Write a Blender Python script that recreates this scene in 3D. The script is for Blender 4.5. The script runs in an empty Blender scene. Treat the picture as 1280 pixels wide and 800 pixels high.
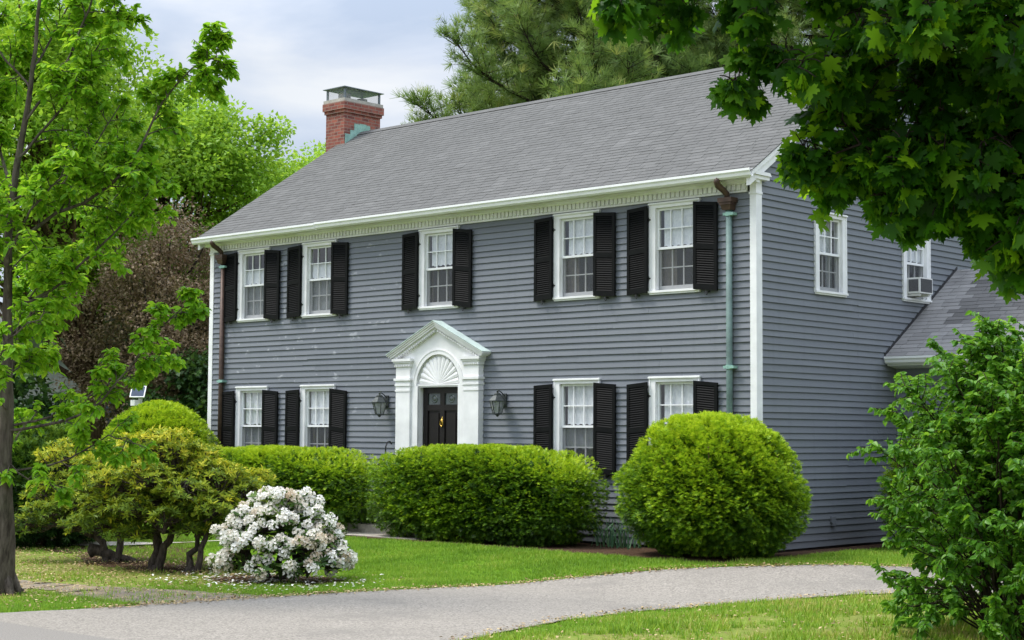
import bpy, math, random
import numpy as np
from math import radians, sin, cos, pi
from mathutils import Vector, Matrix

rng = np.random.default_rng(7)
random.seed(7)
S = bpy.context.scene
COL = S.collection

# ------------------------------------------------------------------ scene tagging
def tag(o, label=None, cat=None, group=None, kind=None):
    if label: o['label'] = label
    if cat: o['category'] = cat
    if group: o['group'] = group
    if kind: o['kind'] = kind
    return o

def thing(name, label, cat, loc=(0, 0, 0), group=None, rz=0.0):
    o = bpy.data.objects.new(name, None)
    COL.objects.link(o)
    o.location = loc
    o.rotation_euler = (0, 0, rz)
    o.empty_display_size = 0.3
    return tag(o, label, cat, group)

# ------------------------------------------------------------------ materials
MATS = {}
def nt(name):
    m = bpy.data.materials.new(name)
    m.use_nodes = True
    t = m.node_tree
    t.nodes.clear()
    MATS[name] = m
    return m, t

def N(t, kind, **kw):
    n = t.nodes.new(kind)
    for k, v in kw.items():
        if k in n.inputs.keys() if isinstance(k, str) else False:
            n.inputs[k].default_value = v
        else:
            setattr(n, k, v)
    return n

def c4(c): return (c[0], c[1], c[2], 1.0)

def ramp(t, fac, stops):
    r = t.nodes.new('ShaderNodeValToRGB')
    e = r.color_ramp.elements
    while len(e) > len(stops): e.remove(e[-1])
    while len(e) < len(stops): e.new(0.5)
    for i, (p, c) in enumerate(stops):
        e[i].position = p
        e[i].color = c4(c)
    t.links.new(fac, r.inputs[0])
    return r.outputs[0]

def mixc(t, fac, a, b, mode='MIX'):
    n = t.nodes.new('ShaderNodeMix')
    n.data_type = 'RGBA'
    n.blend_type = mode
    for s, v in ((n.inputs[0], fac), (n.inputs[6], a), (n.inputs[7], b)):
        if hasattr(v, 'node'): t.links.new(v, s)
        elif isinstance(v, (int, float)): s.default_value = v
        else: s.default_value = c4(v)
    return n.outputs[2]

def noise(t, vec, scale, detail=4, rough=0.55, dist=0.0):
    n = t.nodes.new('ShaderNodeTexNoise')
    n.inputs['Scale'].default_value = scale
    n.inputs['Detail'].default_value = detail
    n.inputs['Roughness'].default_value = rough
    n.inputs['Distortion'].default_value = dist
    if vec is not None: t.links.new(vec, n.inputs['Vector'])
    return n.outputs['Fac']

def posvec(t, scale=(1, 1, 1)):
    g = t.nodes.new('ShaderNodeNewGeometry')
    m = t.nodes.new('ShaderNodeMapping')
    m.inputs['Scale'].default_value = scale
    t.links.new(g.outputs['Position'], m.inputs['Vector'])
    return m.outputs['Vector']

def tone(t):
    a = t.nodes.new('ShaderNodeAttribute')
    a.attribute_name = 'tone'
    return a.outputs['Fac']

def principled(t, col, rough=0.6, spec=0.3, metal=0.0, bump=None, bstr=0.2, bdist=0.01):
    b = t.nodes.new('ShaderNodeBsdfPrincipled')
    if hasattr(col, 'node'): t.links.new(col, b.inputs['Base Color'])
    else: b.inputs['Base Color'].default_value = c4(col)
    if hasattr(rough, 'node'): t.links.new(rough, b.inputs['Roughness'])
    else: b.inputs['Roughness'].default_value = rough
    b.inputs['Specular IOR Level'].default_value = spec
    b.inputs['Metallic'].default_value = metal
    if bump is not None:
        bn = t.nodes.new('ShaderNodeBump')
        bn.inputs['Strength'].default_value = bstr
        bn.inputs['Distance'].default_value = bdist
        t.links.new(bump, bn.inputs['Height'])
        t.links.new(bn.outputs[0], b.inputs['Normal'])
    return b

def out(t, sh):
    o = t.nodes.new('ShaderNodeOutputMaterial')
    t.links.new(sh if not hasattr(sh, 'outputs') else sh.outputs[0], o.inputs['Surface'])

def simple(name, col, rough=0.6, spec=0.3, metal=0.0, var=0.15, nscale=6.0, bstr=0.1):
    m, t = nt(name)
    v = posvec(t)
    n = noise(t, v, nscale, 5)
    dark = tuple(c * (1 - var) for c in col)
    lite = tuple(min(1, c * (1 + var)) for c in col)
    c = ramp(t, n, [(0.3, dark), (0.7, lite)])
    out(t, principled(t, c, rough, spec, metal, noise(t, v, nscale * 8, 3), bstr, 0.004))
    return m

def foliage(name, stops, trans=0.35, tcol=None, rough=0.5, spec=0.25, nscale=0.8):
    """leaf material: colour from each leaf's own tone, plus a slow patchy drift"""
    m, t = nt(name)
    tn = tone(t)
    n = noise(t, posvec(t), nscale, 2)
    add = t.nodes.new('ShaderNodeMath'); add.operation = 'MULTIPLY_ADD'
    t.links.new(n, add.inputs[0]); add.inputs[1].default_value = 0.5; 
    sub = t.nodes.new('ShaderNodeMath'); sub.operation = 'SUBTRACT'
    t.links.new(tn, sub.inputs[0]); sub.inputs[1].default_value = 0.25
    t.links.new(sub.outputs[0], add.inputs[2])
    c = ramp(t, add.outputs[0], stops)
    b = principled(t, c, rough, spec)
    tr = t.nodes.new('ShaderNodeBsdfTranslucent')
    hs = mixc(t, 1.0, c, tcol or (1.0, 1.0, 0.45), 'MULTIPLY')
    br = t.nodes.new('ShaderNodeBrightContrast'); br.inputs['Bright'].default_value = 0.0
    g = t.nodes.new('ShaderNodeGamma'); g.inputs['Gamma'].default_value = 0.75
    t.links.new(hs, g.inputs['Color'])
    t.links.new(g.outputs[0], tr.inputs['Color'])
    mx = t.nodes.new('ShaderNodeMixShader'); mx.inputs[0].default_value = trans
    t.links.new(b.outputs[0], mx.inputs[1]); t.links.new(tr.outputs[0], mx.inputs[2])
    out(t, mx.outputs[0])
    return m

# siding: weathered grey-blue paint, a little tone per board, chalky scuffs
def mk_siding():
    m, t = nt('siding_paint')
    v = posvec(t, (0.35, 0.35, 6))
    base = ramp(t, tone(t), [(0.0, (0.134, 0.147, 0.166)), (0.5, (0.153, 0.166, 0.186)), (1.0, (0.175, 0.188, 0.209))])
    n1 = noise(t, v, 1.2, 5)
    c = mixc(t, ramp(t, n1, [(0.35, (0, 0, 0)), (0.75, (0.55, 0.55, 0.55))]), base, (0.172, 0.186, 0.204))
    # chalky peeling scuffs, thicker on the shaded left of the facade
    n2 = noise(t, posvec(t, (1, 1, 1.6)), 3.4, 6, 0.6)
    g = t.nodes.new('ShaderNodeNewGeometry')
    sp = t.nodes.new('ShaderNodeSeparateXYZ'); t.links.new(g.outputs['Position'], sp.inputs[0])
    mr = t.nodes.new('ShaderNodeMapRange'); mr.inputs['From Min'].default_value = -5.0; mr.inputs['From Max'].default_value = -9.5
    mr.inputs['To Min'].default_value = 0.0; mr.inputs['To Max'].default_value = 1.0
    t.links.new(sp.outputs['X'], mr.inputs['Value'])
    th = ramp(t, n2, [(0.615, (0, 0, 0)), (0.65, (0.8, 0.8, 0.8))])
    f = mixc(t, mr.outputs[0], (0, 0, 0), th)
    c = mixc(t, f, c, (0.32, 0.335, 0.355))
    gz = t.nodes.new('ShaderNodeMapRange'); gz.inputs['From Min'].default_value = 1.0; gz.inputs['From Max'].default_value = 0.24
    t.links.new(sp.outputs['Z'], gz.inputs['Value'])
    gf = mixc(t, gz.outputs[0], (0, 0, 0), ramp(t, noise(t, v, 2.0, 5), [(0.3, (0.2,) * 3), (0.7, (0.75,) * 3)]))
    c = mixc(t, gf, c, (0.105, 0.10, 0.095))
    dr = noise(t, posvec(t, (5, 5, 0.35)), 1.5, 4)
    c = mixc(t, ramp(t, dr, [(0.52, (0,) * 3), (0.75, (0.4,) * 3)]), c, (0.125, 0.135, 0.155))
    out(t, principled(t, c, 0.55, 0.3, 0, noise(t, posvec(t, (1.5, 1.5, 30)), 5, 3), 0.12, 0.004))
    return m
mk_siding()

def mk_shingle(name, lo, mid, hi):
    m, t = nt(name)
    v = posvec(t)
    base = ramp(t, tone(t), [(0.0, lo), (0.5, mid), (1.0, hi)])
    n = noise(t, v, 0.5, 4)
    c = mixc(t, ramp(t, n, [(0.35, (0.0,) * 3), (0.7, (0.35,) * 3)]), base, tuple(x * 0.72 for x in mid))
    st = noise(t, posvec(t, (3.0, 0.25, 0.25)), 0.9, 4, 0.6)
    c = mixc(t, ramp(t, st, [(0.45, (0.0,) * 3), (0.7, (0.4,) * 3)]), c, tuple(x * 0.78 for x in mid))
    gr = noise(t, v, 160, 2)
    c = mixc(t, 0.3, c, ramp(t, gr, [(0.3, tuple(x * 0.55 for x in mid)), (0.7, tuple(x * 1.5 for x in mid))]))
    out(t, principled(t, c, 0.95, 0.1, 0, gr, 0.4, 0.004))
    return m
mk_shingle('roof_shingle', (0.105, 0.104, 0.099), (0.130, 0.129, 0.123), (0.162, 0.160, 0.153))
mk_shingle('wing_shingle', (0.070, 0.067, 0.066), (0.19, 0.185, 0.18), (0.36, 0.352, 0.342))

simple('white_paint', (0.77, 0.77, 0.765), 0.45, 0.4, 0, 0.09, 3.5, 0.08)
simple('gutter_paint', (0.80, 0.81, 0.80), 0.35, 0.5, 0, 0.05, 3, 0.03)
simple('sash_paint', (0.78, 0.79, 0.79), 0.4, 0.4, 0, 0.04, 4, 0.03)
simple('shutter_black', (0.0045, 0.005, 0.005), 0.6, 0.12, 0, 0.3, 8, 0.1)
simple('door_black', (0.010, 0.0075, 0.007), 0.4, 0.3, 0, 0.2, 5, 0.03)
simple('iron', (0.02, 0.02, 0.02), 0.5, 0.5, 0.4, 0.2, 12, 0.1)
simple('brass', (0.75, 0.48, 0.10), 0.28, 0.5, 1.0, 0.15, 20, 0.05)
simple('copper_brown', (0.075, 0.045, 0.032), 0.5, 0.4, 0.25, 0.35, 9, 0.1)
simple('copper_green', (0.25, 0.42, 0.36), 0.7, 0.25, 0.0, 0.25, 7, 0.1)
simple('copper_pipe_green', (0.135, 0.20, 0.185), 0.6, 0.3, 0.0, 0.25, 5, 0.1)
simple('copper_roof_pale', (0.50, 0.60, 0.56), 0.6, 0.3, 0.0, 0.15, 6, 0.05)
simple('lantern_metal', (0.06, 0.068, 0.066), 0.45, 0.4, 0.5, 0.3, 15, 0.1)
simple('flashing_dark', (0.03, 0.03, 0.032), 0.6, 0.3, 0, 0.2, 8, 0.1)
simple('door_glass', (0.07, 0.085, 0.08), 0.08, 0.6, 0, 0.2, 9, 0.0)
simple('concrete', (0.38, 0.36, 0.32), 0.9, 0.15, 0, 0.2, 6, 0.4)
simple('granite', (0.40, 0.36, 0.31), 0.85, 0.2, 0, 0.25, 14, 0.4)
simple('galvanised', (0.22, 0.25, 0.27), 0.45, 0.5, 0.5, 0.15, 6, 0.05)
simple('plastic_white', (0.72, 0.72, 0.70), 0.4, 0.4, 0, 0.05, 4, 0.02)
simple('grille_grey', (0.09, 0.09, 0.095), 0.6, 0.3, 0, 0.2, 40, 0.1)
simple('solar_cells', (0.03, 0.05, 0.09), 0.45, 0.2, 0, 0.2, 6, 0.02)
simple('interior', (0.10, 0.085, 0.07), 0.9, 0.1, 0, 0.2, 1, 0.0)
simple('neighbour_wall', (0.16, 0.17, 0.18), 0.8, 0.2, 0, 0.15, 1.5, 0.1)
simple('foundation', (0.06, 0.05, 0.045), 0.9, 0.1, 0, 0.3, 5, 0.3)

def mk_curtain():
    m, t = nt('curtain_cloth')
    v = posvec(t)
    n = noise(t, v, 11, 6, 0.65, 0.6)
    c = ramp(t, n, [(0.35, (0.70, 0.71, 0.74)), (0.65, (0.88, 0.88, 0.90))])
    b = principled(t, c, 0.9, 0.1)
    tr = t.nodes.new('ShaderNodeBsdfTranslucent'); t.links.new(c, tr.inputs[0])
    mx = t.nodes.new('ShaderNodeMixShader'); mx.inputs[0].default_value = 0.15
    t.links.new(b.outputs[0], mx.inputs[1]); t.links.new(tr.outputs[0], mx.inputs[2])
    out(t, mx.outputs[0])
mk_curtain()
simple('curtain_sheer_grey', (0.44, 0.46, 0.47), 0.9, 0.1, 0, 0.18, 6, 0.0)
simple('curtain_beige', (0.30, 0.25, 0.20), 0.9, 0.1, 0, 0.25, 8, 0.0)

def mk_glass():
    m, t = nt('window_glass')
    tr = t.nodes.new('ShaderNodeBsdfTransparent'); tr.inputs[0].default_value = (0.93, 0.95, 0.95, 1)
    gl = t.nodes.new('ShaderNodeBsdfGlossy'); gl.inputs['Roughness'].default_value = 0.02
    v = posvec(t)
    bn = t.nodes.new('ShaderNodeBump'); bn.inputs['Strength'].default_value = 0.06; bn.inputs['Distance'].default_value = 0.02
    t.links.new(noise(t, v, 5, 2), bn.inputs['Height'])
    t.links.new(bn.outputs[0], gl.inputs['Normal'])
    lw = t.nodes.new('ShaderNodeLayerWeight'); lw.inputs['Blend'].default_value = 0.5
    pw = t.nodes.new('ShaderNodeMath'); pw.operation = 'POWER'; pw.inputs[1].default_value = 5.0; t.links.new(lw.outputs['Facing'], pw.inputs[0])
    fr = t.nodes.new('ShaderNodeMath'); fr.operation = 'MULTIPLY_ADD'; fr.inputs[1].default_value = 0.9; fr.inputs[2].default_value = 0.12; t.links.new(pw.outputs[0], fr.inputs[0])
    mx = t.nodes.new('ShaderNodeMixShader')
    t.links.new(fr.outputs[0], mx.inputs[0]); t.links.new(tr.outputs[0], mx.inputs[1]); t.links.new(gl.outputs[0], mx.inputs[2])
    out(t, mx.outputs[0])
    m, t = nt('mesh_screen')
    tr = t.nodes.new('ShaderNodeBsdfTransparent')
    d = principled(t, (0.35, 0.38, 0.4), 0.5, 0.4, 0.3)
    mx = t.nodes.new('ShaderNodeMixShader'); mx.inputs[0].default_value = 0.22
    t.links.new(tr.outputs[0], mx.inputs[1]); t.links.new(d.outputs[0], mx.inputs[2])
    out(t, mx.outputs[0])
    m, t = nt('insect_mesh')
    tr = t.nodes.new('ShaderNodeBsdfTransparent')
    d = principled(t, (0.075, 0.08, 0.085), 0.6, 0.3)
    mx = t.nodes.new('ShaderNodeMixShader'); mx.inputs[0].default_value = 0.42
    t.links.new(tr.outputs[0], mx.inputs[1]); t.links.new(d.outputs[0], mx.inputs[2])
    out(t, mx.outputs[0])
    m, t = nt('lantern_glass')
    tr = t.nodes.new('ShaderNodeBsdfTransparent')
    d = principled(t, (0.36, 0.38, 0.38), 0.12, 0.6)
    mx = t.nodes.new('ShaderNodeMixShader'); mx.inputs[0].default_value = 0.55
    t.links.new(tr.outputs[0], mx.inputs[1]); t.links.new(d.outputs[0], mx.inputs[2])
    out(t, mx.outputs[0])
mk_glass()

def mk_brick():
    m, t = nt('chimney_brick')
    g = t.nodes.new('ShaderNodeNewGeometry')
    sp = t.nodes.new('ShaderNodeSeparateXYZ'); t.links.new(g.outputs['Position'], sp.inputs[0])
    ad = t.nodes.new('ShaderNodeMath'); t.links.new(sp.outputs[0], ad.inputs[0]); t.links.new(sp.outputs[1], ad.inputs[1])
    cb = t.nodes.new('ShaderNodeCombineXYZ'); t.links.new(ad.outputs[0], cb.inputs[0]); t.links.new(sp.outputs[2], cb.inputs[1])
    b = t.nodes.new('ShaderNodeTexBrick'); t.links.new(cb.outputs[0], b.inputs['Vector'])
    b.inputs['Scale'].default_value = 1.0
    b.inputs['Brick Width'].default_value = 0.21; b.inputs['Row Height'].default_value = 0.072
    b.inputs['Mortar Size'].default_value = 0.008; b.inputs['Bias'].default_value = -0.1
    b.inputs['Color1'].default_value = (0.30, 0.095, 0.07, 1); b.inputs['Color2'].default_value = (0.13, 0.05, 0.046, 1)
    b.inputs['Mortar'].default_value = (0.24, 0.18, 0.15, 1)
    n = noise(t, posvec(t), 7, 5)
    c = mixc(t, ramp(t, n, [(0.45, (0,) * 3), (0.7, (0.5,) * 3)]), b.outputs[0], (0.40, 0.17, 0.12))
    out(t, principled(t, c, 0.9, 0.15, 0, b.outputs['Fac'], -0.4, 0.01))
mk_brick()

def mk_bark(name, a, b_, sc=9, zs=0.18):
    m, t = nt(name)
    v = posvec(t, (1, 1, zs))
    n = noise(t, v, sc * 2.2, 6, 0.65, 0.3)
    n2 = noise(t, posvec(t), 1.7, 3)
    c = ramp(t, n, [(0.32, a), (0.68, b_)])
    c = mixc(t, ramp(t, n2, [(0.5, (0,) * 3), (0.75, (0.45,) * 3)]), c, (b_[0] * 0.9, b_[1] * 1.15, b_[2] * 0.8))
    out(t, principled(t, c, 0.95, 0.1, 0, n, 0.9, 0.03))
mk_bark('bark_grey', (0.035, 0.028, 0.022), (0.15, 0.125, 0.10))
mk_bark('bark_dark', (0.018, 0.014, 0.011), (0.07, 0.055, 0.045))
mk_bark('bark_brown', (0.045, 0.03, 0.018), (0.19, 0.12, 0.07))
mk_bark('bark_laurel', (0.03, 0.024, 0.02), (0.13, 0.105, 0.085), 12, 0.3)
mk_bark('twig', (0.05, 0.04, 0.03), (0.13, 0.10, 0.07), 14)
mk_bark('stem_green', (0.022, 0.018, 0.011), (0.07, 0.058, 0.036), 14)

foliage('yew_leaf', [(0.0, (0.014, 0.042, 0.005)), (0.40, (0.080, 0.185, 0.008)), (0.66, (0.27, 0.44, 0.012)), (1.0, (0.50, 0.63, 0.024))], 0.30)
foliage('yew_leaf_dark', [(0.0, (0.008, 0.028, 0.006)), (0.6, (0.032, 0.085, 0.008)), (1.0, (0.14, 0.24, 0.016))], 0.15)
foliage('elm_leaf', [(0.0, (0.055, 0.175, 0.008)), (0.5, (0.165, 0.390, 0.014)), (1.0, (0.34, 0.56, 0.026))], 0.50)
foliage('maple_leaf', [(0.0, (0.010, 0.042, 0.005)), (0.55, (0.040, 0.150, 0.006)), (1.0, (0.24, 0.46, 0.012))], 0.60, (1.0, 1.0, 0.3))
foliage('spring_leaf', [(0.0, (0.100, 0.225, 0.018)), (0.5, (0.245, 0.440, 0.032)), (1.0, (0.43, 0.60, 0.060))], 0.45)
foliage('copper_leaf', [(0.0, (0.085, 0.095, 0.030)), (0.5, (0.225, 0.165, 0.095)), (1.0, (0.42, 0.30, 0.20))], 0.25, (1.0, 0.8, 0.6))
foliage('deep_green_leaf', [(0.0, (0.012, 0.034, 0.010)), (0.6, (0.03, 0.075, 0.016)), (1.0, (0.08, 0.15, 0.025))], 0.25)
foliage('pine_needle', [(0.0, (0.055, 0.110, 0.030)), (0.5, (0.155, 0.250, 0.065)), (0.8, (0.29, 0.39, 0.105)), (1.0, (0.50, 0.46, 0.16))], 0.32)
foliage('lilac_leaf', [(0.0, (0.034, 0.125, 0.014)), (0.5, (0.095, 0.265, 0.018)), (1.0, (0.22, 0.43, 0.028))], 0.44, spec=0.35, rough=0.42)
foliage('laurel_leaf', [(0.0, (0.045, 0.095, 0.012)), (0.4, (0.15, 0.235, 0.018)), (0.75, (0.36, 0.42, 0.026)), (1.0, (0.60, 0.54, 0.04))], 0.28)
foliage('rhododendron_leaf', [(0.0, (0.025, 0.065, 0.012)), (0.6, (0.075, 0.16, 0.022)), (1.0, (0.20, 0.27, 0.035))], 0.18, spec=0.4)
foliage('white_petal', [(0.0, (0.60, 0.46, 0.30)), (0.22, (0.82, 0.74, 0.62)), (0.5, (0.90, 0.87, 0.80)), (1.0, (0.93, 0.92, 0.88))], 0.25, (1.0, 0.98, 0.94))
foliage('grass_blade', [(0.0, (0.080, 0.170, 0.014)), (0.5, (0.180, 0.335, 0.026)), (0.85, (0.28, 0.41, 0.040)), (1.0, (0.46, 0.40, 0.13))], 0.3, nscale=0.6)
foliage('litter_bit', [(0.0, (0.16, 0.10, 0.045)), (0.5, (0.36, 0.25, 0.11)), (1.0, (0.55, 0.43, 0.22))], 0.05)
foliage('daffodil_leaf', [(0.0, (0.04, 0.11, 0.05)), (1.0, (0.13, 0.24, 0.11))], 0.2)

def mk_ground():
    m, t = nt('lawn_soil')
    v = posvec(t)
    n = noise(t, v, 0.55, 5, 0.6)
    n2 = noise(t, v, 9, 5, 0.7)
    g = mixc(t, n2, (0.060, 0.140, 0.010), (0.18, 0.33, 0.018))
    dry = mixc(t, n2, (0.12, 0.12, 0.03), (0.30, 0.25, 0.10))
    sp = t.nodes.new('ShaderNodeSeparateXYZ'); t.links.new(v, sp.inputs[0])
    # dry strips: near the left trees and on the near verge
    def rng_(sock, a, b):
        r = t.nodes.new('ShaderNodeMapRange'); r.inputs['From Min'].default_value = a; r.inputs['From Max'].default_value = b
        t.links.new(sock, r.inputs['Value']); return r.outputs[0]
    left = rng_(sp.outputs['X'], -2.6, -4.2)
    south = rng_(sp.outputs['Y'], -5.0, -6.4)
    lm = t.nodes.new('ShaderNodeMath'); lm.operation = 'MULTIPLY'; t.links.new(left, lm.inputs[0]); t.links.new(south, lm.inputs[1])
    near = rng_(sp.outputs['X'], 2.6, 3.4)
    near2 = t.nodes.new('ShaderNodeMath'); near2.operation = 'MULTIPLY'; t.links.new(near, near2.inputs[0]); near2.inputs[1].default_value = 0.85
    mx = t.nodes.new('ShaderNodeMath'); mx.operation = 'MAXIMUM'; t.links.new(lm.outputs[0], mx.inputs[0]); t.links.new(near2.outputs[0], mx.inputs[1])
    patch = ramp(t, noise(t, v, 1.6, 5, 0.65), [(0.36, (0.45,) * 3), (0.60, (1,) * 3)])
    f = mixc(t, mx.outputs[0], (0, 0, 0), patch)
    c = mixc(t, f, g, dry)
    c = mixc(t, ramp(t, n, [(0.3, (0.0,) * 3), (0.75, (0.35,) * 3)]), c, (0.10, 0.20, 0.015))
    out(t, principled(t, c, 0.95, 0.05, 0, n2, 0.8, 0.03))
    m, t = nt('bed_soil')
    v = posvec(t)
    n = noise(t, v, 22, 6, 0.7)
    out(t, principled(t, ramp(t, n, [(0.3, (0.035, 0.022, 0.014)), (0.7, (0.14, 0.085, 0.055))]), 1.0, 0.05, 0, n, 1.0, 0.04))
    m, t = nt('trodden_dirt')
    v = posvec(t)
    n = noise(t, v, 16, 6, 0.7)
    n1 = noise(t, v, 2.2, 4, 0.6)
    c = ramp(t, n, [(0.3, (0.12, 0.10, 0.075)), (0.7, (0.30, 0.255, 0.20))])
    c = mixc(t, ramp(t, n1, [(0.45, (0,) * 3), (0.7, (0.6,) * 3)]), c, (0.36, 0.27, 0.15))
    out(t, principled(t, c, 1.0, 0.05, 0, n, 0.6, 0.02))
    m, t = nt('drive_asphalt')
    v = posvec(t)
    n = noise(t, v, 70, 3, 0.7)
    n1 = noise(t, v, 0.9, 5, 0.6)
    vo = t.nodes.new('ShaderNodeTexVoronoi'); vo.inputs['Scale'].default_value = 60; t.links.new(v, vo.inputs['Vector'])
    c = ramp(t, vo.outputs['Color'], [(0.1, (0.155, 0.140, 0.119)), (0.9, (0.355, 0.322, 0.277))])
    c = mixc(t, ramp(t, n1, [(0.35, (0,) * 3), (0.7, (0.45,) * 3)]), c, (0.215, 0.196, 0.168))
    # hairline cracks and darker patched stains
    wv = noise(t, v, 1.3, 3); vm = mixc(t, 0.35, v, wv)
    cr = t.nodes.new('ShaderNodeTexVoronoi'); cr.feature = 'DISTANCE_TO_EDGE'; cr.inputs['Scale'].default_value = 0.55; t.links.new(vm, cr.inputs['Vector'])
    c = mixc(t, ramp(t, cr.outputs['Distance'], [(0.0, (0.16,) * 3), (0.010, (0.0,) * 3)]), c, (0.10, 0.09, 0.08))
    n3 = noise(t, v, 0.45, 6, 0.65)
    c = mixc(t, ramp(t, n3, [(0.55, (0,) * 3), (0.68, (0.4,) * 3)]), c, (0.15, 0.14, 0.125))
    out(t, principled(t, c, 0.95, 0.1, 0, n, 0.5, 0.008))
    m, t = nt('street_asphalt')
    v = posvec(t)
    n = noise(t, v, 80, 3, 0.7)
    c = ramp(t, n, [(0.3, (0.135, 0.125, 0.110)), (0.7, (0.285, 0.262, 0.232))])
    out(t, principled(t, c, 0.95, 0.1, 0, n, 0.5, 0.008))
mk_ground()

# ------------------------------------------------------------------ mesh collector
class MB:
    """collects boxes, prisms, tubes and leaf clouds; build() links ONE mesh object"""
    def __init__(s):
        s.V = []; s.F = []; s.T = []; s.MI = []; s.n = 0
    def add(s, verts, faces, tn=0.5, mi=0):
        verts = np.asarray(verts, float)
        s.V.append(verts)
        k = len(verts)
        s.T.append(np.full(k, tn) if np.isscalar(tn) else np.asarray(tn, float))
        lens = np.array([len(f) for f in faces], int)
        flat = np.array([i for f in faces for i in f], int) + s.n
        s.F.append((flat, lens)); s.MI.append(np.full(len(lens), mi, int))
        s.n += k
    def box(s, a, b, tn=0.5, mi=0):
        x0, y0, z0 = np.minimum(a, b); x1, y1, z1 = np.maximum(a, b)
        s.add([(x0, y0, z0), (x1, y0, z0), (x1, y1, z0), (x0, y1, z0), (x0, y0, z1), (x1, y0, z1), (x1, y1, z1), (x0, y1, z1)],
              [(0, 3, 2, 1), (4, 5, 6, 7), (0, 1, 5, 4), (1, 2, 6, 5), (2, 3, 7, 6), (3, 0, 4, 7)], tn, mi)
    def prism(s, poly, dvec, tn=0.5, mi=0):
        """poly: 3-D polygon, extruded by dvec"""
        P = np.asarray(poly, float); n = len(P)
        V = np.vstack([P, P + np.asarray(dvec, float)])
        F = [tuple(range(n))[::-1], tuple(range(n, 2 * n))]
        F += [(i, (i + 1) % n, n + (i + 1) % n, n + i) for i in range(n)]
        s.add(V, F, tn, mi)
    def tube(s, pts, radii, k=6, tn=0.5, cap=True, mi=0):
        P = np.asarray(pts, float); R = np.broadcast_to(np.asarray(radii, float), (len(P),))
        T = np.gradient(P, axis=0); T /= np.linalg.norm(T, axis=1)[:, None] + 1e-9
        ref = np.array([0.31, 0.22, 0.92]);
        if abs(T[0] @ ref) > 0.95: ref = np.array([1.0, 0.1, 0.0])
        V = []
        for i in range(len(P)):
            u = np.cross(T[i], ref); u /= np.linalg.norm(u) + 1e-9
            w = np.cross(T[i], u)
            a = np.arange(k) * 2 * pi / k
            V.append(P[i] + R[i] * (np.cos(a)[:, None] * u + np.sin(a)[:, None] * w))
            ref = np.cross(u, T[i]) if False else ref
        F = []
        for i in range(len(P) - 1):
            for j in range(k):
                F.append((i * k + j, i * k + (j + 1) % k, (i + 1) * k + (j + 1) % k, (i + 1) * k + j))
        if cap:
            F.append(tuple(range(k))[::-1]); F.append(tuple((len(P) - 1) * k + j for j in range(k)))
        s.add(np.vstack(V), F, tn, mi)
    def lathe(s, prof, center, k=16, tn=0.5, mi=0):
        cx, cy, cz = center; V = []; F = []
        for r, z in prof:
            for j in range(k):
                a = 2 * pi * j / k; V.append((cx + r * cos(a), cy + r * sin(a), cz + z))
        m = len(prof)
        for i in range(m - 1):
            for j in range(k):
                F.append((i * k + j, i * k + (j + 1) % k, (i + 1) * k + (j + 1) % k, (i + 1) * k + j))
        F.append(tuple(range(k))[::-1]); F.append(tuple((m - 1) * k + j for j in range(k)))
        s.add(V, F, tn, mi)
    def cloud(s, tv, tf, pos, Rm, scale, tn, vtone=None, mi=0):
        """many copies of one small leaf shape"""
        tv = np.asarray(tv, float); n = len(pos)
        if n == 0: return
        k = len(tv)
        sc = np.broadcast_to(np.asarray(scale, float), (n,))
        V = np.einsum('nij,kj->nki', Rm, tv) * sc[:, None, None] + np.asarray(pos)[:, None, :]
        s.V.append(V.reshape(-1, 3))
        T = np.repeat(np.asarray(tn, float)[:, None], k, 1)
        if vtone is not None: T = T + np.asarray(vtone)[None, :]
        s.T.append(T.reshape(-1))
        lens1 = np.array([len(f) for f in tf], int); flat1 = np.array([i for f in tf for i in f], int)
        flat = (flat1[None, :] + (np.arange(n) * k)[:, None]).reshape(-1) + s.n
        s.F.append((flat, np.tile(lens1, n))); s.MI.append(np.full(len(lens1) * n, mi, int))
        s.n += n * k
    def build(s, name, mats, parent=None, smooth=False):
        me = bpy.data.meshes.new(name)
        V = np.vstack(s.V); flat = np.concatenate([f[0] for f in s.F]); lens = np.concatenate([f[1] for f in s.F])
        me.vertices.add(len(V)); me.vertices.foreach_set('co', V.astype(np.float32).ravel())
        me.loops.add(len(flat)); me.loops.foreach_set('vertex_index', flat.astype(np.int32))
        me.polygons.add(len(lens)); st = np.concatenate([[0], np.cumsum(lens)[:-1]])
        me.polygons.foreach_set('loop_start', st.astype(np.int32))
        if isinstance(mats, str): mats = [mats]
        for m in mats: me.materials.append(MATS[m])
        me.polygons.foreach_set('material_index', np.concatenate(s.MI).astype(np.int32))
        me.polygons.foreach_set('use_smooth', np.full(len(lens), bool(smooth)))
        at = me.attributes.new('tone', 'FLOAT', 'POINT')
        at.data.foreach_set('value', np.clip(np.concatenate(s.T), 0, 1).astype(np.float32))
        me.update(); me.validate()
        o = bpy.data.objects.new(name, me); COL.objects.link(o)
        if parent is not None:
            o.parent = parent
            bpy_loc = Vector((0, 0, 0)); q = parent
            # meshes are written in world coordinates: cancel the parents' offsets
            while q is not None:
                bpy_loc += q.location; q = q.parent
            o.location = -bpy_loc
        return o

def unit(v):
    v = np.asarray(v, float)
    return v / (np.linalg.norm(v, axis=-1, keepdims=True) + 1e-9)

def frames(axis, normal):
    """rotation matrices: local y -> axis, local z ~ normal"""
    y = unit(axis); x = unit(np.cross(y, normal)); z = np.cross(x, y)
    return np.stack([x, y, z], -1)

def rdir(n): return unit(rng.normal(size=(n, 3)))

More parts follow.
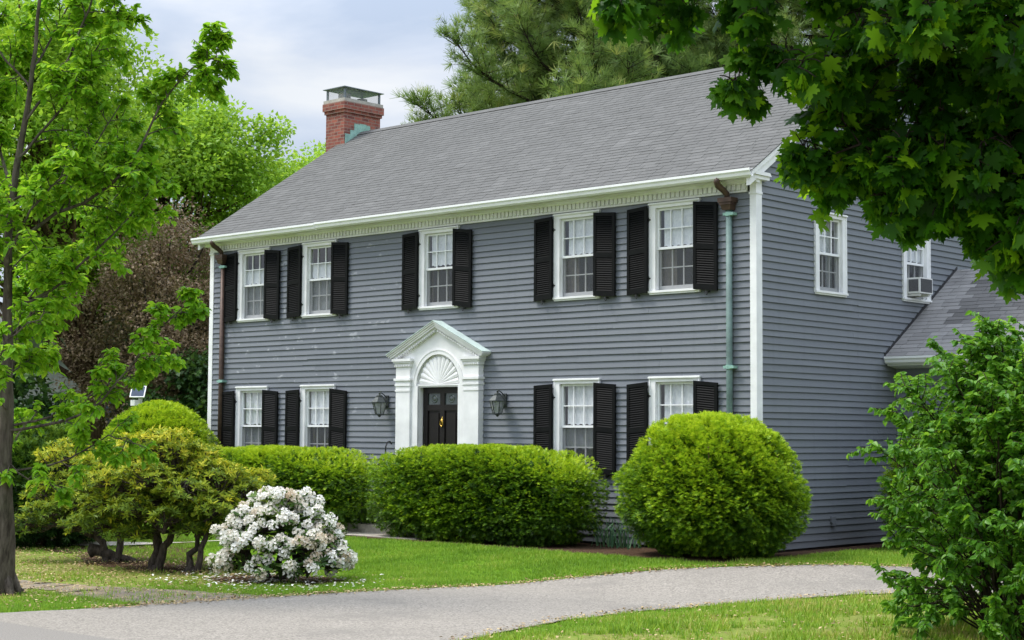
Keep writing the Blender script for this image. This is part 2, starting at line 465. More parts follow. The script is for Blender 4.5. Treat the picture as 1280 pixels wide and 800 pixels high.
# leaf shapes (unit length along +y)
OV_V = [(0, 0, 0), (0, 1, -0.06), (-0.27, 0.32, 0.07), (-0.22, 0.68, 0.05), (0.27, 0.32, 0.07), (0.22, 0.68, 0.05)]
OV_F = [(0, 4, 5, 1), (1, 3, 2, 0)]
NR_V = [(0, 0, 0), (0, 1, -0.08), (-0.13, 0.4, 0.04), (-0.12, 0.7, 0.03), (0.13, 0.4, 0.04), (0.12, 0.7, 0.03)]
QD_V = [(-0.34, 0.35, 0.05), (0, 0, 0), (0.34, 0.4, 0.05), (0, 1, -0.05)]
QD_F = [(0, 1, 2, 3)]
def sprig():
    V = []; F = []; T = []
    def q(o, a, L, w, up=0.0):
        d = np.array([sin(a), cos(a), up]); n = np.array([cos(a), -sin(a), 0.0]); o = np.array(o, float)
        i = len(V); V.extend([o, o + d * L * 0.5 + n * w, o + d * L, o + d * L * 0.5 - n * w]); F.append((i, i + 1, i + 2, i + 3))
    q((0, 0, 0), 0, 1.0, 0.085)
    for yy, L in ((0.15, 0.52), (0.48, 0.44)):
        q((0, yy, 0), 0.9, L, 0.075, 0.12); q((0, yy, 0), -0.9, L, 0.075, 0.12)
    V = np.array(V); T = (V[:, 1] - 0.45) * 0.38
    return V, F, T
SP_V, SP_F, SP_T = sprig()
def maple():
    # palmate outline, 5 lobes with side teeth
    P = [(0, 0.12), (0.22, 0.02), (0.34, 0.16), (0.50, 0.12), (0.46, 0.28), (0.40, 0.36), (0.62, 0.44), (0.70, 0.62), (0.50, 0.60), (0.52, 0.74), (0.30, 0.62),
         (0.17, 0.60), (0.24, 0.80), (0.12, 0.84), (0, 1.08)]
    L = [(-x, y) for x, y in P[1:-1]][::-1]
    out_ = P + L
    V = [(0, 0.42, 0.0)] + [(x, y, -0.16 * (abs(x) ** 1.3) - 0.10 * max(0, y - 0.5) ** 1.2) for x, y in out_]
    n = len(out_)
    F = [(0, 1 + i, 1 + (i + 1) % n) for i in range(n)]
    return np.array(V), F
MP_V, MP_F = maple()
def tuft(k=11):
    V = []; F = []
    for i in range(k):
        a = i * 2.399; e = 0.1 + 1.1 * (i / k)
        d = np.array([cos(a) * sin(e), cos(e) * 0.9 + 0.1, sin(a) * sin(e)]); d /= np.linalg.norm(d)
        w = np.cross(d, [0.3, 0.2, 0.9]); w = w / np.linalg.norm(w) * 0.05
        j = len(V); V.extend([w * 0.6, -w * 0.6, d * 0.95 + w * 0.2, d * 0.95 - w * 0.2]); F.append((j, j + 1, j + 3, j + 2))
    return np.array(V), F
TF_V, TF_F = tuft()

# ================================================================== SETTING
HX0, HX1, HY1 = -13.4, 0.0, 7.9          # the main block stands on x -13.4..0, y 0..7.9
def gh(x, y):
    x = np.asarray(x, float); y = np.asarray(y, float)
    dx = np.maximum(np.maximum(HX0 - x, x - HX1), 0); dy = np.maximum(np.maximum(-y, y - HY1), 0)
    d = np.hypot(dx, dy)
    t = np.clip((d - 1.8) / 3.4, 0, 1)
    h = 0.23 * (1 - t * t * (3 - 2 * t))
    h = h - 0.05 * np.clip(1 - d / 0.6, 0, 1)
    far = np.clip((np.hypot(x + 4, y + 4) - 30) / 60, 0, 1)
    return h + far * 0.6 * np.sin(x * 0.05) * np.cos(y * 0.04)

def ground_sheet():
    a = np.concatenate([np.linspace(-320, -40, 15)[:-1], np.linspace(-40, -16, 25)[:-1], np.arange(-16, 12, 0.3), np.linspace(12, 40, 29)[1:], np.linspace(40, 320, 15)[1:]])
    b = np.concatenate([np.linspace(-320, -40, 15)[:-1], np.linspace(-40, -14, 27)[:-1], np.arange(-14, 10, 0.3), np.linspace(10, 40, 31)[1:], np.linspace(40, 320, 15)[1:]])
    X, Y = np.meshgrid(a, b, indexing='ij'); Z = gh(X, Y)
    m = MB(); nb = len(b)
    F = [(i * nb + j, (i + 1) * nb + j, (i + 1) * nb + j + 1, i * nb + j + 1) for i in range(len(a) - 1) for j in range(nb - 1)]
    m.add(np.stack([X, Y, Z], -1).reshape(-1, 3), F)
    return tag(m.build('ground', 'lawn_soil', smooth=True), kind='structure')
ground_sheet()

def smooth_line(P, n):
    P = np.asarray(P, float); t = np.concatenate([[0], np.cumsum(np.linalg.norm(np.diff(P, axis=0), axis=1))]); t /= t[-1]
    u = np.linspace(0, 1, n); Q = np.stack([np.interp(u, t, P[:, k]) for k in range(P.shape[1])], -1)
    for _ in range(int(n / 14)):
        Q[1:-1] = (Q[:-2] + 2 * Q[1:-1] + Q[2:]) / 4
    return Q

def ribbon(name, A, B, mat, lift, n=80, k=10, rag=0.0, kind='structure'):
    A = smooth_line(A, n); B = smooth_line(B, n)
    ja = rng.normal(size=(n, 2)) * rag; jb = rng.normal(size=(n, 2)) * rag
    A = A + ja; B = B + jb
    V = []
    for i in range(n):
        for j in range(k + 1):
            q = A[i] + (B[i] - A[i]) * j / k
            V.append((q[0], q[1], float(gh(q[0], q[1])) + lift))
    F = [(i * (k + 1) + j, (i + 1) * (k + 1) + j, (i + 1) * (k + 1) + j + 1, i * (k + 1) + j + 1) for i in range(n - 1) for j in range(k)]
    m = MB(); m.add(V, F)
    return tag(m.build(name, mat, smooth=True), kind=kind)

DR_A = [(-3.2, -13.9), (-2.3, -12.3), (-1.72, -10.25), (-1.59, -9.45), (-1.52, -8.72), (-1.37, -8.02), (-1.2, -6.9), (-0.82, -5.6), (-0.3, -4.2), (0.55, -3.0), (1.45, -2.0), (2.3, -0.9), (3.4, 0.3), (5.2, 1.5), (8.5, 2.3), (13, 2.6)]
DR_B = [(3.9, -14.5), (3.5, -12.0), (3.09, -9.4), (2.85, -8.47), (2.64, -7.43), (2.60, -6.1), (2.8, -4.91), (3.08, -3.6), (3.7, -2.3), (4.8, -1.2), (6.5, -0.5), (9, -0.2), (13, 0.0)]
ribbon('driveway', DR_A, DR_B, 'drive_asphalt', 0.016, 120, 12, 0.02)
ribbon('street', [(-30, -11.2), (-12, -11.25), (-4, -11.4), (-1.2, -11.75), (0.9, -11.55), (4, -11.9), (30, -12.5)], [(-30, -22), (-12, -22), (-4, -22), (0, -22), (1, -22), (4, -22), (30, -22)], 'street_asphalt', 0.024, 80, 12, 0.01)
ribbon('dirt_path', [(-6.5, -10.5), (-4.0, -9.35), (-3.0, -9.75), (-2.0, -9.9), (-1.3, -9.6)], [(-6.9, -9.2), (-4.2, -8.75), (-3.4, -8.4), (-2.4, -8.1), (-1.2, -7.6)], 'trodden_dirt', 0.008, 60, 8, 0.05)
ribbon('bed_soil', [(-14.6, -2.3), (-10, -2.2), (-5, -2.15), (-1.5, -2.1), (0.9, -2.2)], [(-14.6, 0.2), (-10, 0.15), (-5, 0.15), (-1.5, 0.15), (0.9, 0.15)], 'bed_soil', 0.010, 60, 8, 0.04)
ribbon('bed_soil', [(-0.1, -0.4), (-0.1, 2), (-0.1, 5), (-0.1, 7.5)], [(1.1, -0.6), (0.85, 1.5), (0.95, 3.2), (1.2, 7.5)], 'bed_soil', 0.014, 50, 5, 0.04)
ribbon('bed_soil', [(-13, -5.6), (-9.0, -5.8), (-7.3, -6.75), (-5.6, -6.95), (-4.6, -6.8)], [(-13, -2.5), (-9.6, -3.2), (-7.2, -4.7), (-5.4, -5.4), (-4.6, -6.0)], 'bed_soil', 0.006, 50, 8, 0.06)
ribbon('bed_soil', [(-3.9, -7.05), (-3.2, -7.45), (-2.35, -7.25), (-1.95, -6.75)], [(-4.4, -6.3), (-3.6, -5.9), (-2.8, -5.7), (-2.1, -5.9)], 'bed_soil', 0.008, 40, 6, 0.04)
ribbon('flagstone_path', [(-17, -6.1), (-11.0, -5.25), (-9.6, -4.6), (-8.0, -3.0), (-7.4, -2.0)], [(-17, -5.1), (-10.9, -4.5), (-8.9, -3.9), (-7.2, -2.7), (-6.7, -1.9)], 'granite', 0.035, 50, 4, 0.01)

# ================================================================== HOUSE
house = thing('clapboard_house', 'large two-storey grey clapboard house with black shutters and a brick chimney', 'house')

class Frame:
    """wall frame: u along the wall, n outward, z up"""
    def __init__(s, o, u, n): s.o = np.array(o, float); s.u = np.array(u, float); s.n = np.array(n, float)
    def P(s, u, n, z): return s.o + s.u * u + s.n * n + np.array([0, 0, z])
    def box(s, m, u0, u1, n0, n1, z0, z1, tn=0.5, mi=0): m.box(s.P(u0, n0, z0), s.P(u1, n1, z1), tn, mi)
FR = Frame((0, 0, 0), (1, 0, 0), (0, -1, 0))      # front wall, u = world x
SD = Frame((0, 0, 0), (0, 1, 0), (1, 0, 0))       # right wall, u = world y
BK = Frame((0, HY1, 0), (1, 0, 0), (0, 1, 0))
LF = Frame((HX0, 0, 0), (0, 1, 0), (-1, 0, 0))

WIN_UP = [-12.47, -10.465, -7.222, -3.997, -1.99]       # left edges of the upper front windows
WIN_LO = [-12.47, -10.465, -3.985, -1.99]
WW = 0.975
front_w = [(u, 4.155, 5.607) for u in WIN_UP] + [(u, 1.292, 2.867) for u in WIN_LO]
side_w = [(1.58, 4.175, 5.50), (4.30, 4.235, 5.56)]
SW = 0.91
CAS = 0.115

def clapboards(m, fr, z0, z1, span, holes, e=0.1035):
    z = z0; rows = int(round((z1 - z0) / e)); e = (z1 - z0) / rows
    for i in range(rows):
        a = z0 + i * e + (rng.normal() * 0.004 if i else 0); b = z0 + (i + 1) * e
        u0, u1 = span((a + b) / 2)
        if u1 - u0 < 0.05: continue
        iv = [(u0, u1)]
        for (h0, h1, hz0, hz1) in holes:
            if b > hz0 + 0.01 and a < hz1 - 0.01:
                nv = []
                for s, t in iv:
                    if h1 <= s or h0 >= t: nv.append((s, t)); continue
                    if h0 > s: nv.append((s, h0))
                    if h1 < t: nv.append((h1, t))
                iv = nv
        for s, t in iv:
            c = s
            while c < t - 0.01:
                L = rng.uniform(2.2, 4.6); d = min(t, c + L)
                if t - d < 0.5: d = t
                tn = np.clip(rng.normal(0.5, 0.2), 0, 1)
                k = max(1, int((d - c) / 1.2)); us = np.linspace(c + 0.0008, d - 0.0008, k + 1)
                sag = rng.normal(size=k + 1) * 0.0032; off = rng.normal(size=k + 1) * 0.0012
                V = []
                for q in range(k + 1):
                    zb = a + sag[q]
                    V += [fr.P(us[q], 0.001, b + 0.012), fr.P(us[q], 0.025 + off[q], zb), fr.P(us[q], 0.0, zb)]
                F = []
                for q in range(k):
                    i0 = q * 3; j0 = i0 + 3
                    f1 = (i0, i0 + 1, j0 + 1, j0); f2 = (i0 + 1, i0 + 2, j0 + 2, j0 + 1)
                    F += [f1, f2]
                F += [(0, 2, 1), (k * 3, k * 3 + 1, k * 3 + 2)]
                m.add(V, F, tn)
                c = d

def opening(u, z0, z1, w): return (u + CAS - 0.012, u + w - CAS + 0.012, z0 + 0.05, z1 - 0.075)
m = MB()
holes = [opening(u, a, b, WW) for u, a, b in front_w] + [(-7.62, -5.72, 0.2, 3.22)]
clapboards(m, FR, 0.24, 5.625, lambda z: (HX0 + 0.09, HX1 - 0.085), holes)
m.build('front_wall', 'siding_paint', house)
RS = 0.65; RY = 3.95; EZ = 5.94           # roof: slope, ridge y, height of the roof plane at y=0
def roof_z(y): return EZ + 0.16 + RS * (y if y < RY else 2 * RY - y)
def gable_span(z):
    if z < 5.9: return (0.12, HY1 - 0.12)
    d = (z - 5.9) / RS
    return (0.02 + d, HY1 - 0.02 - d)
m = MB()
clapboards(m, SD, 0.24, 8.42, gable_span, [opening(u, a, b, SW) for u, a, b in side_w])
m.build('side_wall', 'siding_paint', house)
m = MB()
clapboards(m, LF, 0.24, 8.42, gable_span, [])
clapboards(m, BK, 0.24, 5.9, lambda z: (HX0, HX1), [])
m.build('rear_wall', 'siding_paint', house)
# inside: partitions and floors so that the rooms are rooms
m = MB()
m.box((-13.3, 0.35, 3.15), (-0.1, 7.8, 3.35)); m.box((-13.3, 0.35, 0.62), (-0.1, 7.8, 0.70)); m.box((-13.3, 0.1, 5.72), (-0.1, 7.8, 5.78))
m.box((-13.3, 3.6, 0.7), (-3.0, 3.7, 5.7)); m.box((-8.3, 0.35, 0.7), (-8.2, 7.8, 5.7)); m.box((-5.1, 0.35, 0.7), (-5.0, 7.8, 5.7)); m.box((-3.0, 2.9, 3.4), (-0.1, 3.0, 5.7))
m.box((-13.3, 3.0, 0.7), (-0.2, 3.1, 3.1))
m.build('room_partition', 'interior', house)
m = MB()
m.box((HX0 + 0.04, 0.04, -0.2), (HX1 - 0.04, HY1 - 0.04, 0.245))
m.build('foundation', 'foundation', house)

# corner boards, water table
for nm, pts in (('corner_board', 'R'), ('corner_board', 'L')):
    m = MB(); x = HX1 if pts == 'R' else HX0
    s = 1 if pts == 'R' else -1
    if pts == 'R':
        m.box((-0.088, -0.027, 0.24), (0.027, 0.0, 5.80)); m.box((0.0, 0.0005, 0.24), (0.027, 0.125, 5.80))
        m.box((-0.10, -0.036, 5.58), (0.036, 0.0, 5.612)); m.box((0.0, 0.0005, 5.58), (0.036, 0.135, 5.612))
    else:
        m.box((HX0 - 0.027, -0.027, 0.24), (HX0 + 0.095, 0.0, 5.80)); m.box((HX0 - 0.034, 0.0005, 0.24), (HX0, 0.15, 5.80))
        m.box((HX0 - 0.044, -0.045, 5.58), (HX0 + 0.105, 0.0, 5.612))
    m.build(nm, 'white_paint', house)

# ---------------------------------------------------------------- cornice, gutter, rakes
m = MB()
x0, x1 = HX0 - 0.03, 0.03
def xprism(poly, a, b): m.prism([(a, y, z) for y, z in poly], (b - a, 0, 0))
xprism([(0.0, 5.622), (-0.040, 5.622), (-0.040, 5.648), (0.0, 5.648)], x0, -0.137)          # fillet over the clapboards
xprism([(0.0, 5.650), (-0.032, 5.650), (-0.032, 5.742), (0.0, 5.742)], x0, -0.137)          # dentil ground
xprism([(0.0, 5.744), (-0.085, 5.744), (-0.115, 5.775), (-0.175, 5.790), (-0.175, 5.836), (-0.19, 5.836), (-0.19, 5.848), (-0.225, 5.862), (-0.262, 5.90), (-0.285, 5.935), (0.0, 5.935)], x0 - 0.12, x1 + 0.05)
m.build('cornice', 'white_paint', house)
m = MB()
nd = 148; pitch = (HX1 - 0.15 - (HX0 + 0.1)) / nd
for i in range(nd):
    u = HX0 + 0.13 + i * pitch
    FR.box(m, u, u + pitch * 0.66, 0.0325, 0.062, 5.660, 5.7435)
m.build('dentil_course', 'white_paint', house)
m = MB()   # cornice return on the gable
m.box((-0.2, 0.0, 5.79), (0.105, 0.22, 5.845)); m.prism([(-0.2, -0.19, 5.848), (-0.2, 0.24, 5.848), (-0.2, 0.20, 5.90), (-0.2, -0.19, 5.90)], (0.33, 0, 0))
m.prism([(0.081, -0.19, 5.79), (0.105, -0.19, 5.79), (0.105, 0.0, 5.79), (0.081, 0.0, 5.79)], (0, 0, 0.055))
m.build('cornice_return', 'white_paint', house)
m = MB()
def gut(xa, xb, y0, zt, sgn=-1):
    prof = [(0, 0), (0, -0.12), (0.045, -0.125), (0.075, -0.10), (0.085, -0.06), (0.105, -0.035), (0.105, 0.0), (0.095, 0.0), (0.095, -0.03), (0.075, -0.05), (0.065, -0.095), (0.045, -0.113), (0.01, -0.108), (0.01, 0)]
    m.prism([(xa, y0 + sgn * a, zt + b) for a, b in prof], (xb - xa, 0, 0))
gut(-9.75, 0.155, -0.285, 5.915); gut(-13.62, -9.76, -0.285, 5.905)
m.build('gutter', 'gutter_paint', house)
for sx in (1, -1):
    X = (0.035, 0.10) if sx == 1 else (HX0 - 0.10, HX0 - 0.035)
    for (ya, yb) in ((-0.29, RY), (2 * RY + 0.29, RY)):
        m = MB()
        def zt(y): return roof_z(y) - 0.005
        za, zb = zt(ya) if ya < RY else EZ + .16 + RS * (2 * RY - ya) - .005, zt(yb)
        m.prism([(X[0], ya, za - 0.04), (X[0], yb, zb - 0.04), (X[0], yb, zb - 0.235), (X[0], ya, za - 0.235)], (X[1] - X[0], 0, 0))
        X2 = (X[1], X[1] + 0.035) if sx == 1 else (X[0] - 0.035, X[0])
        m.prism([(X2[0], ya, za - 0.025), (X2[0], yb, zb - 0.025), (X2[0], yb, zb - 0.10), (X2[0], ya, za - 0.10)], (X2[1] - X2[0], 0, 0))
        m.build('rake_board', 'white_paint', house)

# ---------------------------------------------------------------- roof of separate shingles
def shingles(m, xa, xb, y_e, z_e, y_r, z_r, expo=0.127, tab=0.305, tonef=None):
    L = math.hypot(y_r - y_e, z_r - z_e); d = np.array([0, (y_r - y_e) / L, (z_r - z_e) / L]); n = np.array([0, -d[2], d[1]]) if y_r > y_e else np.array([0, d[2], -d[1]])
    if n[2] < 0: n = -n
    rows = int(L / expo) + 1
    for r in range(rows):
        s0 = r * expo; s1 = min(L, s0 + expo + 0.02)
        x = xa - rng.uniform(0, tab)
        while x < xb:
            a = max(xa, x); b = min(xb, x + tab - 0.007); x += tab
            if b - a < 0.02: continue
            lift = 0.009 + rng.normal() * 0.0012; j = rng.normal() * 0.003
            p = lambda xx, s, h: np.array([xx, y_e, z_e]) + d * s + n * h
            V = [p(a, s0 + j, lift), p(b, s0 + j, lift), p(b, s1, 0.003), p(a, s1, 0.003), p(a, s0 + j, 0), p(b, s0 + j, 0)]
            F = [(0, 1, 2, 3), (4, 5, 1, 0), (0, 3, 4), (1, 5, 2)]
            tn = np.clip(rng.normal(0.5, 0.2), 0, 1) if tonef is None else tonef(V)
            m.add(V, F, tn)
m = MB()
ye = -0.33
shingles(m, HX0 - 0.16, 0.155, ye, EZ + 0.16 + RS * ye - 0.006, RY, roof_z(RY) - 0.006)
shingles(m, HX0 - 0.16, 0.155, 2 * RY - ye, EZ + 0.16 + RS * ye - 0.006, RY, roof_z(RY) - 0.006, tab=0.9)
for (ya, yb) in ((ye + 0.01, RY), (2 * RY - ye - 0.01, RY)):
    za, zb = EZ + .16 + RS * ye, roof_z(RY)
    m.prism([(HX0 - 0.15, ya, za - 0.012), (HX0 - 0.15, yb, zb - 0.012), (HX0 - 0.15, yb, zb - 0.05), (HX0 - 0.15, ya, za - 0.05)], (13.4 + 0.262, 0, 0), 0.0)
for i in range(45):   # ridge caps
    xa = HX0 - 0.15 + i * 0.305
    m.prism([(xa, RY - 0.14, roof_z(RY) - 0.075), (xa, RY, roof_z(RY) + 0.016), (xa, RY + 0.14, roof_z(RY) - 0.075), (xa, RY, roof_z(RY) + 0.004)], (0.302, 0, 0), rng.uniform(0.3, 0.7))
m.build('roof', 'roof_shingle', house)

# ---------------------------------------------------------------- windows
def wavy(m, fr, u0, u1, n, z0, z1, pleats, amp, tn=0.5):
    k = max(8, pleats * 6); r = 5
    ph = rng.uniform(0, 6)
    V = []; F = []
    for i in range(k + 1):
        u = u0 + (u1 - u0) * i / k
        for j in range(r + 1):
            z = z0 + (z1 - z0) * j / r
            V.append(fr.P(u, n + amp * sin(ph + 2 * pi * pleats * i / k + 0.35 * sin(j)) * (0.6 + 0.4 * sin(i * 0.7)), z + 0.01 * sin(i * 0.9) * (j == 0)))
    for i in range(k):
        for j in range(r):
            F.append((i * (r + 1) + j, (i + 1) * (r + 1) + j, (i + 1) * (r + 1) + j + 1, i * (r + 1) + j + 1))
    m.add(V, F, tn)

def window(fr, u, z0, z1, w, curt, drip=True, open_low=0.0):
    m = MB()
    a, b = u + CAS, u + w - CAS; t = z1 - 0.085; s = z0 + 0.062
    fr.box(m, u, a, 0.0, 0.040, s, z1 - 0.03); fr.box(m, b, u + w, 0.0, 0.040, s, z1 - 0.03)
    fr.box(m, a + .0005, b - .0005, 0.0, 0.0395, t, z1 - 0.03)
    fr.box(m, u - 0.015, u + w + 0.015, 0.0, 0.065, z1 - 0.0295, z1 - 0.008)
    fr.box(m, u - 0.01, u + w + 0.01, 0.0, 0.055, z1 - 0.0075, z1)
    # back band, inner bead
    fr.box(m, a - 0.022, a + 0.001, 0.0, 0.030, s, t); fr.box(m, b - 0.001, b + 0.022, 0.0, 0.030, s, t)
    fr.box(m, u - 0.004, u + 0.02, 0.0, 0.050, s, z1 - 0.03); fr.box(m, u + w - 0.02, u + w + 0.004, 0.0, 0.050, s, z1 - 0.03)
    # sill
    fr.box(m, u - 0.012, u + w + 0.012, -0.10, 0.066, z0 + 0.028, s); fr.box(m, u, u + w, 0.0, 0.045, z0, z0 + 0.027)
    # jambs
    fr.box(m, a - 0.02, a, -0.12, -0.0005, s, t); fr.box(m, b, b + 0.02, -0.12, -0.0005, s, t); fr.box(m, a, b, -0.12, -0.0005, t, t + 0.03)
    wo = m.build('window', 'white_paint', house)
    mid = s + (t - s) * 0.51
    def sash(za, zb, nf, nb, bot):
        q = MB(); st = 0.042
        fr.box(q, a + .002, a + st, nb, nf, za, zb); fr.box(q, b - st, b - .002, nb, nf, za, zb)
        fr.box(q, a + st, b - st, nb, nf, zb - 0.036, zb); fr.box(q, a + st, b - st, nb, nf, za, za + bot)
        ia, ib, ja, jb = a + st, b - st, za + bot, zb - 0.036
        for i in (1, 2):
            c = ia + (ib - ia) * i / 3; fr.box(q, c - 0.009, c + 0.009, nb + 0.006, nf - 0.005, ja, jb)
        c = (ja + jb) / 2
        for i in range(3):
            p0 = ia + (ib - ia) * i / 3 + (0.009 if i else 0); p1 = ia + (ib - ia) * (i + 1) / 3 - (0.009 if i < 2 else 0)
            fr.box(q, p0, p1, nb + 0.006, nf - 0.005, c - 0.009, c + 0.009)
        q.build('sash', 'sash_paint', wo)
        g = MB(); nn = nb + 0.010
        g.add([fr.P(ia, nn, ja), fr.P(ib, nn, ja), fr.P(ib, nn, jb), fr.P(ia, nn, jb)], [(0, 1, 2, 3)])
        g.build('window_pane', 'window_glass', wo)
    sash(mid - 0.018, t - 0.004, -0.012, -0.046, 0.038)
    sash(s + 0.004 + open_low, mid + 0.016, -0.052, -0.086, 0.07)
    g = MB(); fr.box(g, a + .003, a + .018, -0.030, -0.018, s, mid - .02); fr.box(g, b - .018, b - .003, -0.030, -0.018, s, mid - .02)
    g.add([fr.P(a + .018, -0.024, s), fr.P(b - .018, -0.024, s), fr.P(b - .018, -0.024, mid - 0.02), fr.P(a + .018, -0.024, mid - 0.02)], [(0, 1, 2, 3)], 0.5, 1)
    g.build('insect_screen', ['sash_paint', 'insect_mesh'], wo)
    for (kind, p0, p1, h0, h1, n) in curt:
        q = MB(); W = b - a
        wavy(q, fr, a + W * p0, a + W * p1, n, s + (t - s) * h0, s + (t - s) * h1, max(2, int(6 * (p1 - p0)) + 1), 0.008)
        q.build('curtain', {'w': 'curtain_cloth', 'g': 'curtain_sheer_grey', 'b': 'curtain_beige'}[kind], wo, smooth=True)
    return wo

window(FR, WIN_UP[0], 4.155, 5.607, WW, [('w', 0.03, 0.97, 0.535, 0.74, -0.062), ('g', 0.02, 0.98, 0.01, 0.50, -0.105)])
window(FR, WIN_UP[1], 4.155, 5.607, WW, [('w', 0.06, 0.97, 0.535, 0.74, -0.062), ('g', 0.02, 0.98, 0.01, 0.50, -0.105)])
window(FR, WIN_UP[2], 4.155, 5.607, WW, [('w', 0.13, 1.0, 0.555, 0.99, -0.062), ('b', 0.0, 0.06, 0.0, 0.5, -0.17)])
window(FR, WIN_UP[3], 4.155, 5.607, WW, [('w', 0.16, 1.0, 0.535, 0.99, -0.062), ('b', -0.05, 0.34, 0.0, 0.5, -0.17)])
window(FR, WIN_UP[4], 4.155, 5.607, WW, [('w', 0.14, 1.0, 0.535, 0.99, -0.062), ('b', -0.05, 0.36, 0.0, 0.5, -0.17)])
window(FR, WIN_LO[0], 1.292, 2.867, WW, [('w', 0.10, 1.0, 0.535, 0.99, -0.062), ('g', 0.05, 1.0, 0.0, 0.50, -0.105)])
window(FR, WIN_LO[1], 1.292, 2.867, WW, [('w', 0.10, 1.0, 0.535, 0.99, -0.062), ('b', 0.0, 0.10, 0.0, 0.5, -0.17)])
window(FR, WIN_LO[2], 1.292, 2.867, WW, [('w', 0.14, 1.0, 0.535, 0.99, -0.062), ('g', 0.02, 1.0, 0.26, 0.50, -0.105)])
window(FR, WIN_LO[3], 1.292, 2.867, WW, [('w', 0.14, 1.0, 0.535, 0.99, -0.062), ('g', 0.02, 1.0, 0.26, 0.50, -0.105)])
window(SD, side_w[0][0], side_w[0][1], side_w[0][2], SW, [('w', 0.0, 0.52, 0.535, 0.99, -0.062), ('g', 0.72, 1.0, 0.0, 0.99, -0.17)])
window(SD, side_w[1][0], side_w[1][1], side_w[1][2], SW, [('w', 0.0, 1.0, 0.55, 0.99, -0.062)], open_low=0.0)

# ---------------------------------------------------------------- shutters
def shutter(hx, z0, z1, side, w=0.425):
    """hx: hinge x; side -1 opens to the left of the window, +1 to the right"""
    droop = (0.030 if side < 0 else 0.045) * rng.uniform(0.6, 1.25)
    nh, no = 0.075, 0.036 + rng.uniform(0, 0.012)
    raw = MB()
    L = Frame((0, 0, 0), (1, 0, 0), (0, -1, 0))
    H = z1 - z0; T = 0.032; st = 0.052
    def bx(u0, u1, n0, n1, a, b): raw.box((u0, -n1, a), (u1, -n0, b))
    bx(0, st, 0, T, 0, H); bx(w - st, w, 0, T, 0, H)
    mid = H * 0.49
    for a, b in ((0, 0.085), (mid - 0.04, mid + 0.04), (H - 0.06, H)):
        bx(st + .0003, w - st - .0003, 0.001, T - 0.001, a, b)
    for za, zb in ((0.085, mid - 0.04), (mid + 0.04, H - 0.06)):
        k = int((zb - za) / 0.034)
        for i in range(k):
            z = za + (zb - za) * (i + 0.5) / k
            raw.prism([(st, -0.004, z + 0.014), (st, -0.009, z + 0.018), (st, -T + 0.003, z - 0.012), (st, -T + 0.008, z - 0.016)], (w - 2 * st, 0, 0))
        bx(st, w - st, 0.0005, 0.003, za, zb)
    for V in raw.V:
        f = V[:, 0] / w
        n = -V[:, 1] + nh + (no - nh) * f
        V[:, 0] = hx + side * V[:, 0]
        V[:, 2] = V[:, 2] + z0 - droop * f
        V[:, 1] = -n
    so = raw.build('shutter', 'shutter_black', house)
    q = MB()   # holdback scroll below, hinges
    cx = hx + side * w * 0.55; zb = z0 - droop * 0.55
    q.tube([(cx, -0.02, zb - 0.03), (cx, -0.085, zb - 0.012), (cx, -0.095, zb - 0.045), (cx + 0.02, -0.098, zb - 0.075), (cx + 0.04, -0.098, zb - 0.06), (cx + 0.03, -0.098, zb - 0.045)], 0.007, 5)
    q.box((cx - 0.03, -0.02, zb - 0.03), (cx + 0.03, -0.09, zb - 0.018))
    q.build('shutter_holdback', 'iron', so)
    for zz in (z0 + 0.22, z1 - 0.22):
        q = MB()
        q.tube([(hx, -0.045, zz - 0.035), (hx, -0.045, zz + 0.035)], 0.012, 6)
        q.box((hx - 0.03, -0.041, zz - 0.012), (hx + 0.03, -0.055, zz + 0.012))
        q.build('shutter_hinge', 'iron', so)

for u in WIN_UP:
    shutter(u - 0.005, 4.195, 5.565, -1); shutter(u + WW - 0.075, 4.195, 5.555, 1)
for u in WIN_LO:
    shutter(u - 0.005, 1.335, 2.782, -1); shutter(u + WW - 0.075, 1.335, 2.79, 1)

# ---------------------------------------------------------------- downspouts
def spout(x, mat_top, mat_pipe, head_mat, zb=0.3):
    m = MB()
    m.tube([(x - 0.02, -0.32, 5.82), (x - 0.045, -0.33, 5.77), (x - 0.05, -0.29, 5.72), (x - 0.02, -0.20, 5.66), (x, -0.13, 5.60), (x, -0.12, 5.53)], [0.045, 0.05, 0.05, 0.048, 0.046, 0.045], 8)
    o = m.build('downspout', mat_top, house, smooth=True)
    m = MB()
    m.box((x - 0.125, -0.20, 5.475), (x + 0.125, -0.025, 5.545)); m.box((x - 0.105, -0.185, 5.44), (x + 0.105, -0.03, 5.474))
    m.prism([(x - 0.095, -0.175, 5.439), (x + 0.095, -0.175, 5.439), (x + 0.07, -0.15, 5.36), (x - 0.07, -0.15, 5.36)], (0, 0.14, 0))
    m.build('conductor_head', head_mat, o)
    m = MB()
    k = 10; a = np.arange(k) * 2 * pi / k
    m.tube([(x, -0.075, 5.37), (x, -0.075, zb + 0.1)], 0.05, 10); m.tube([(x, -0.075, zb + 0.1), (x, -0.13, zb), (x, -0.3, zb - 0.06)], 0.049, 10)
    m.build('downspout_pipe', mat_pipe, o, smooth=True)
    for z in (5.30, 2.98):
        m = MB()
        m.box((x - 0.075, -0.13, z - 0.02), (x + 0.11, -0.015, z + 0.02)); m.tube([(x, -0.075, z - 0.03), (x, -0.075, z + 0.03)], 0.062, 10)
        m.build('pipe_strap', 'copper_green', o)
spout(-0.435, 'copper_brown', 'copper_pipe_green', 'copper_brown')
spout(-12.93, 'copper_brown', 'copper_brown', 'copper_brown')

# ---------------------------------------------------------------- doorway
CX = -6.665
door = None
m = MB()
zf = 0.72
DW = 0.485
OPN = 0.505
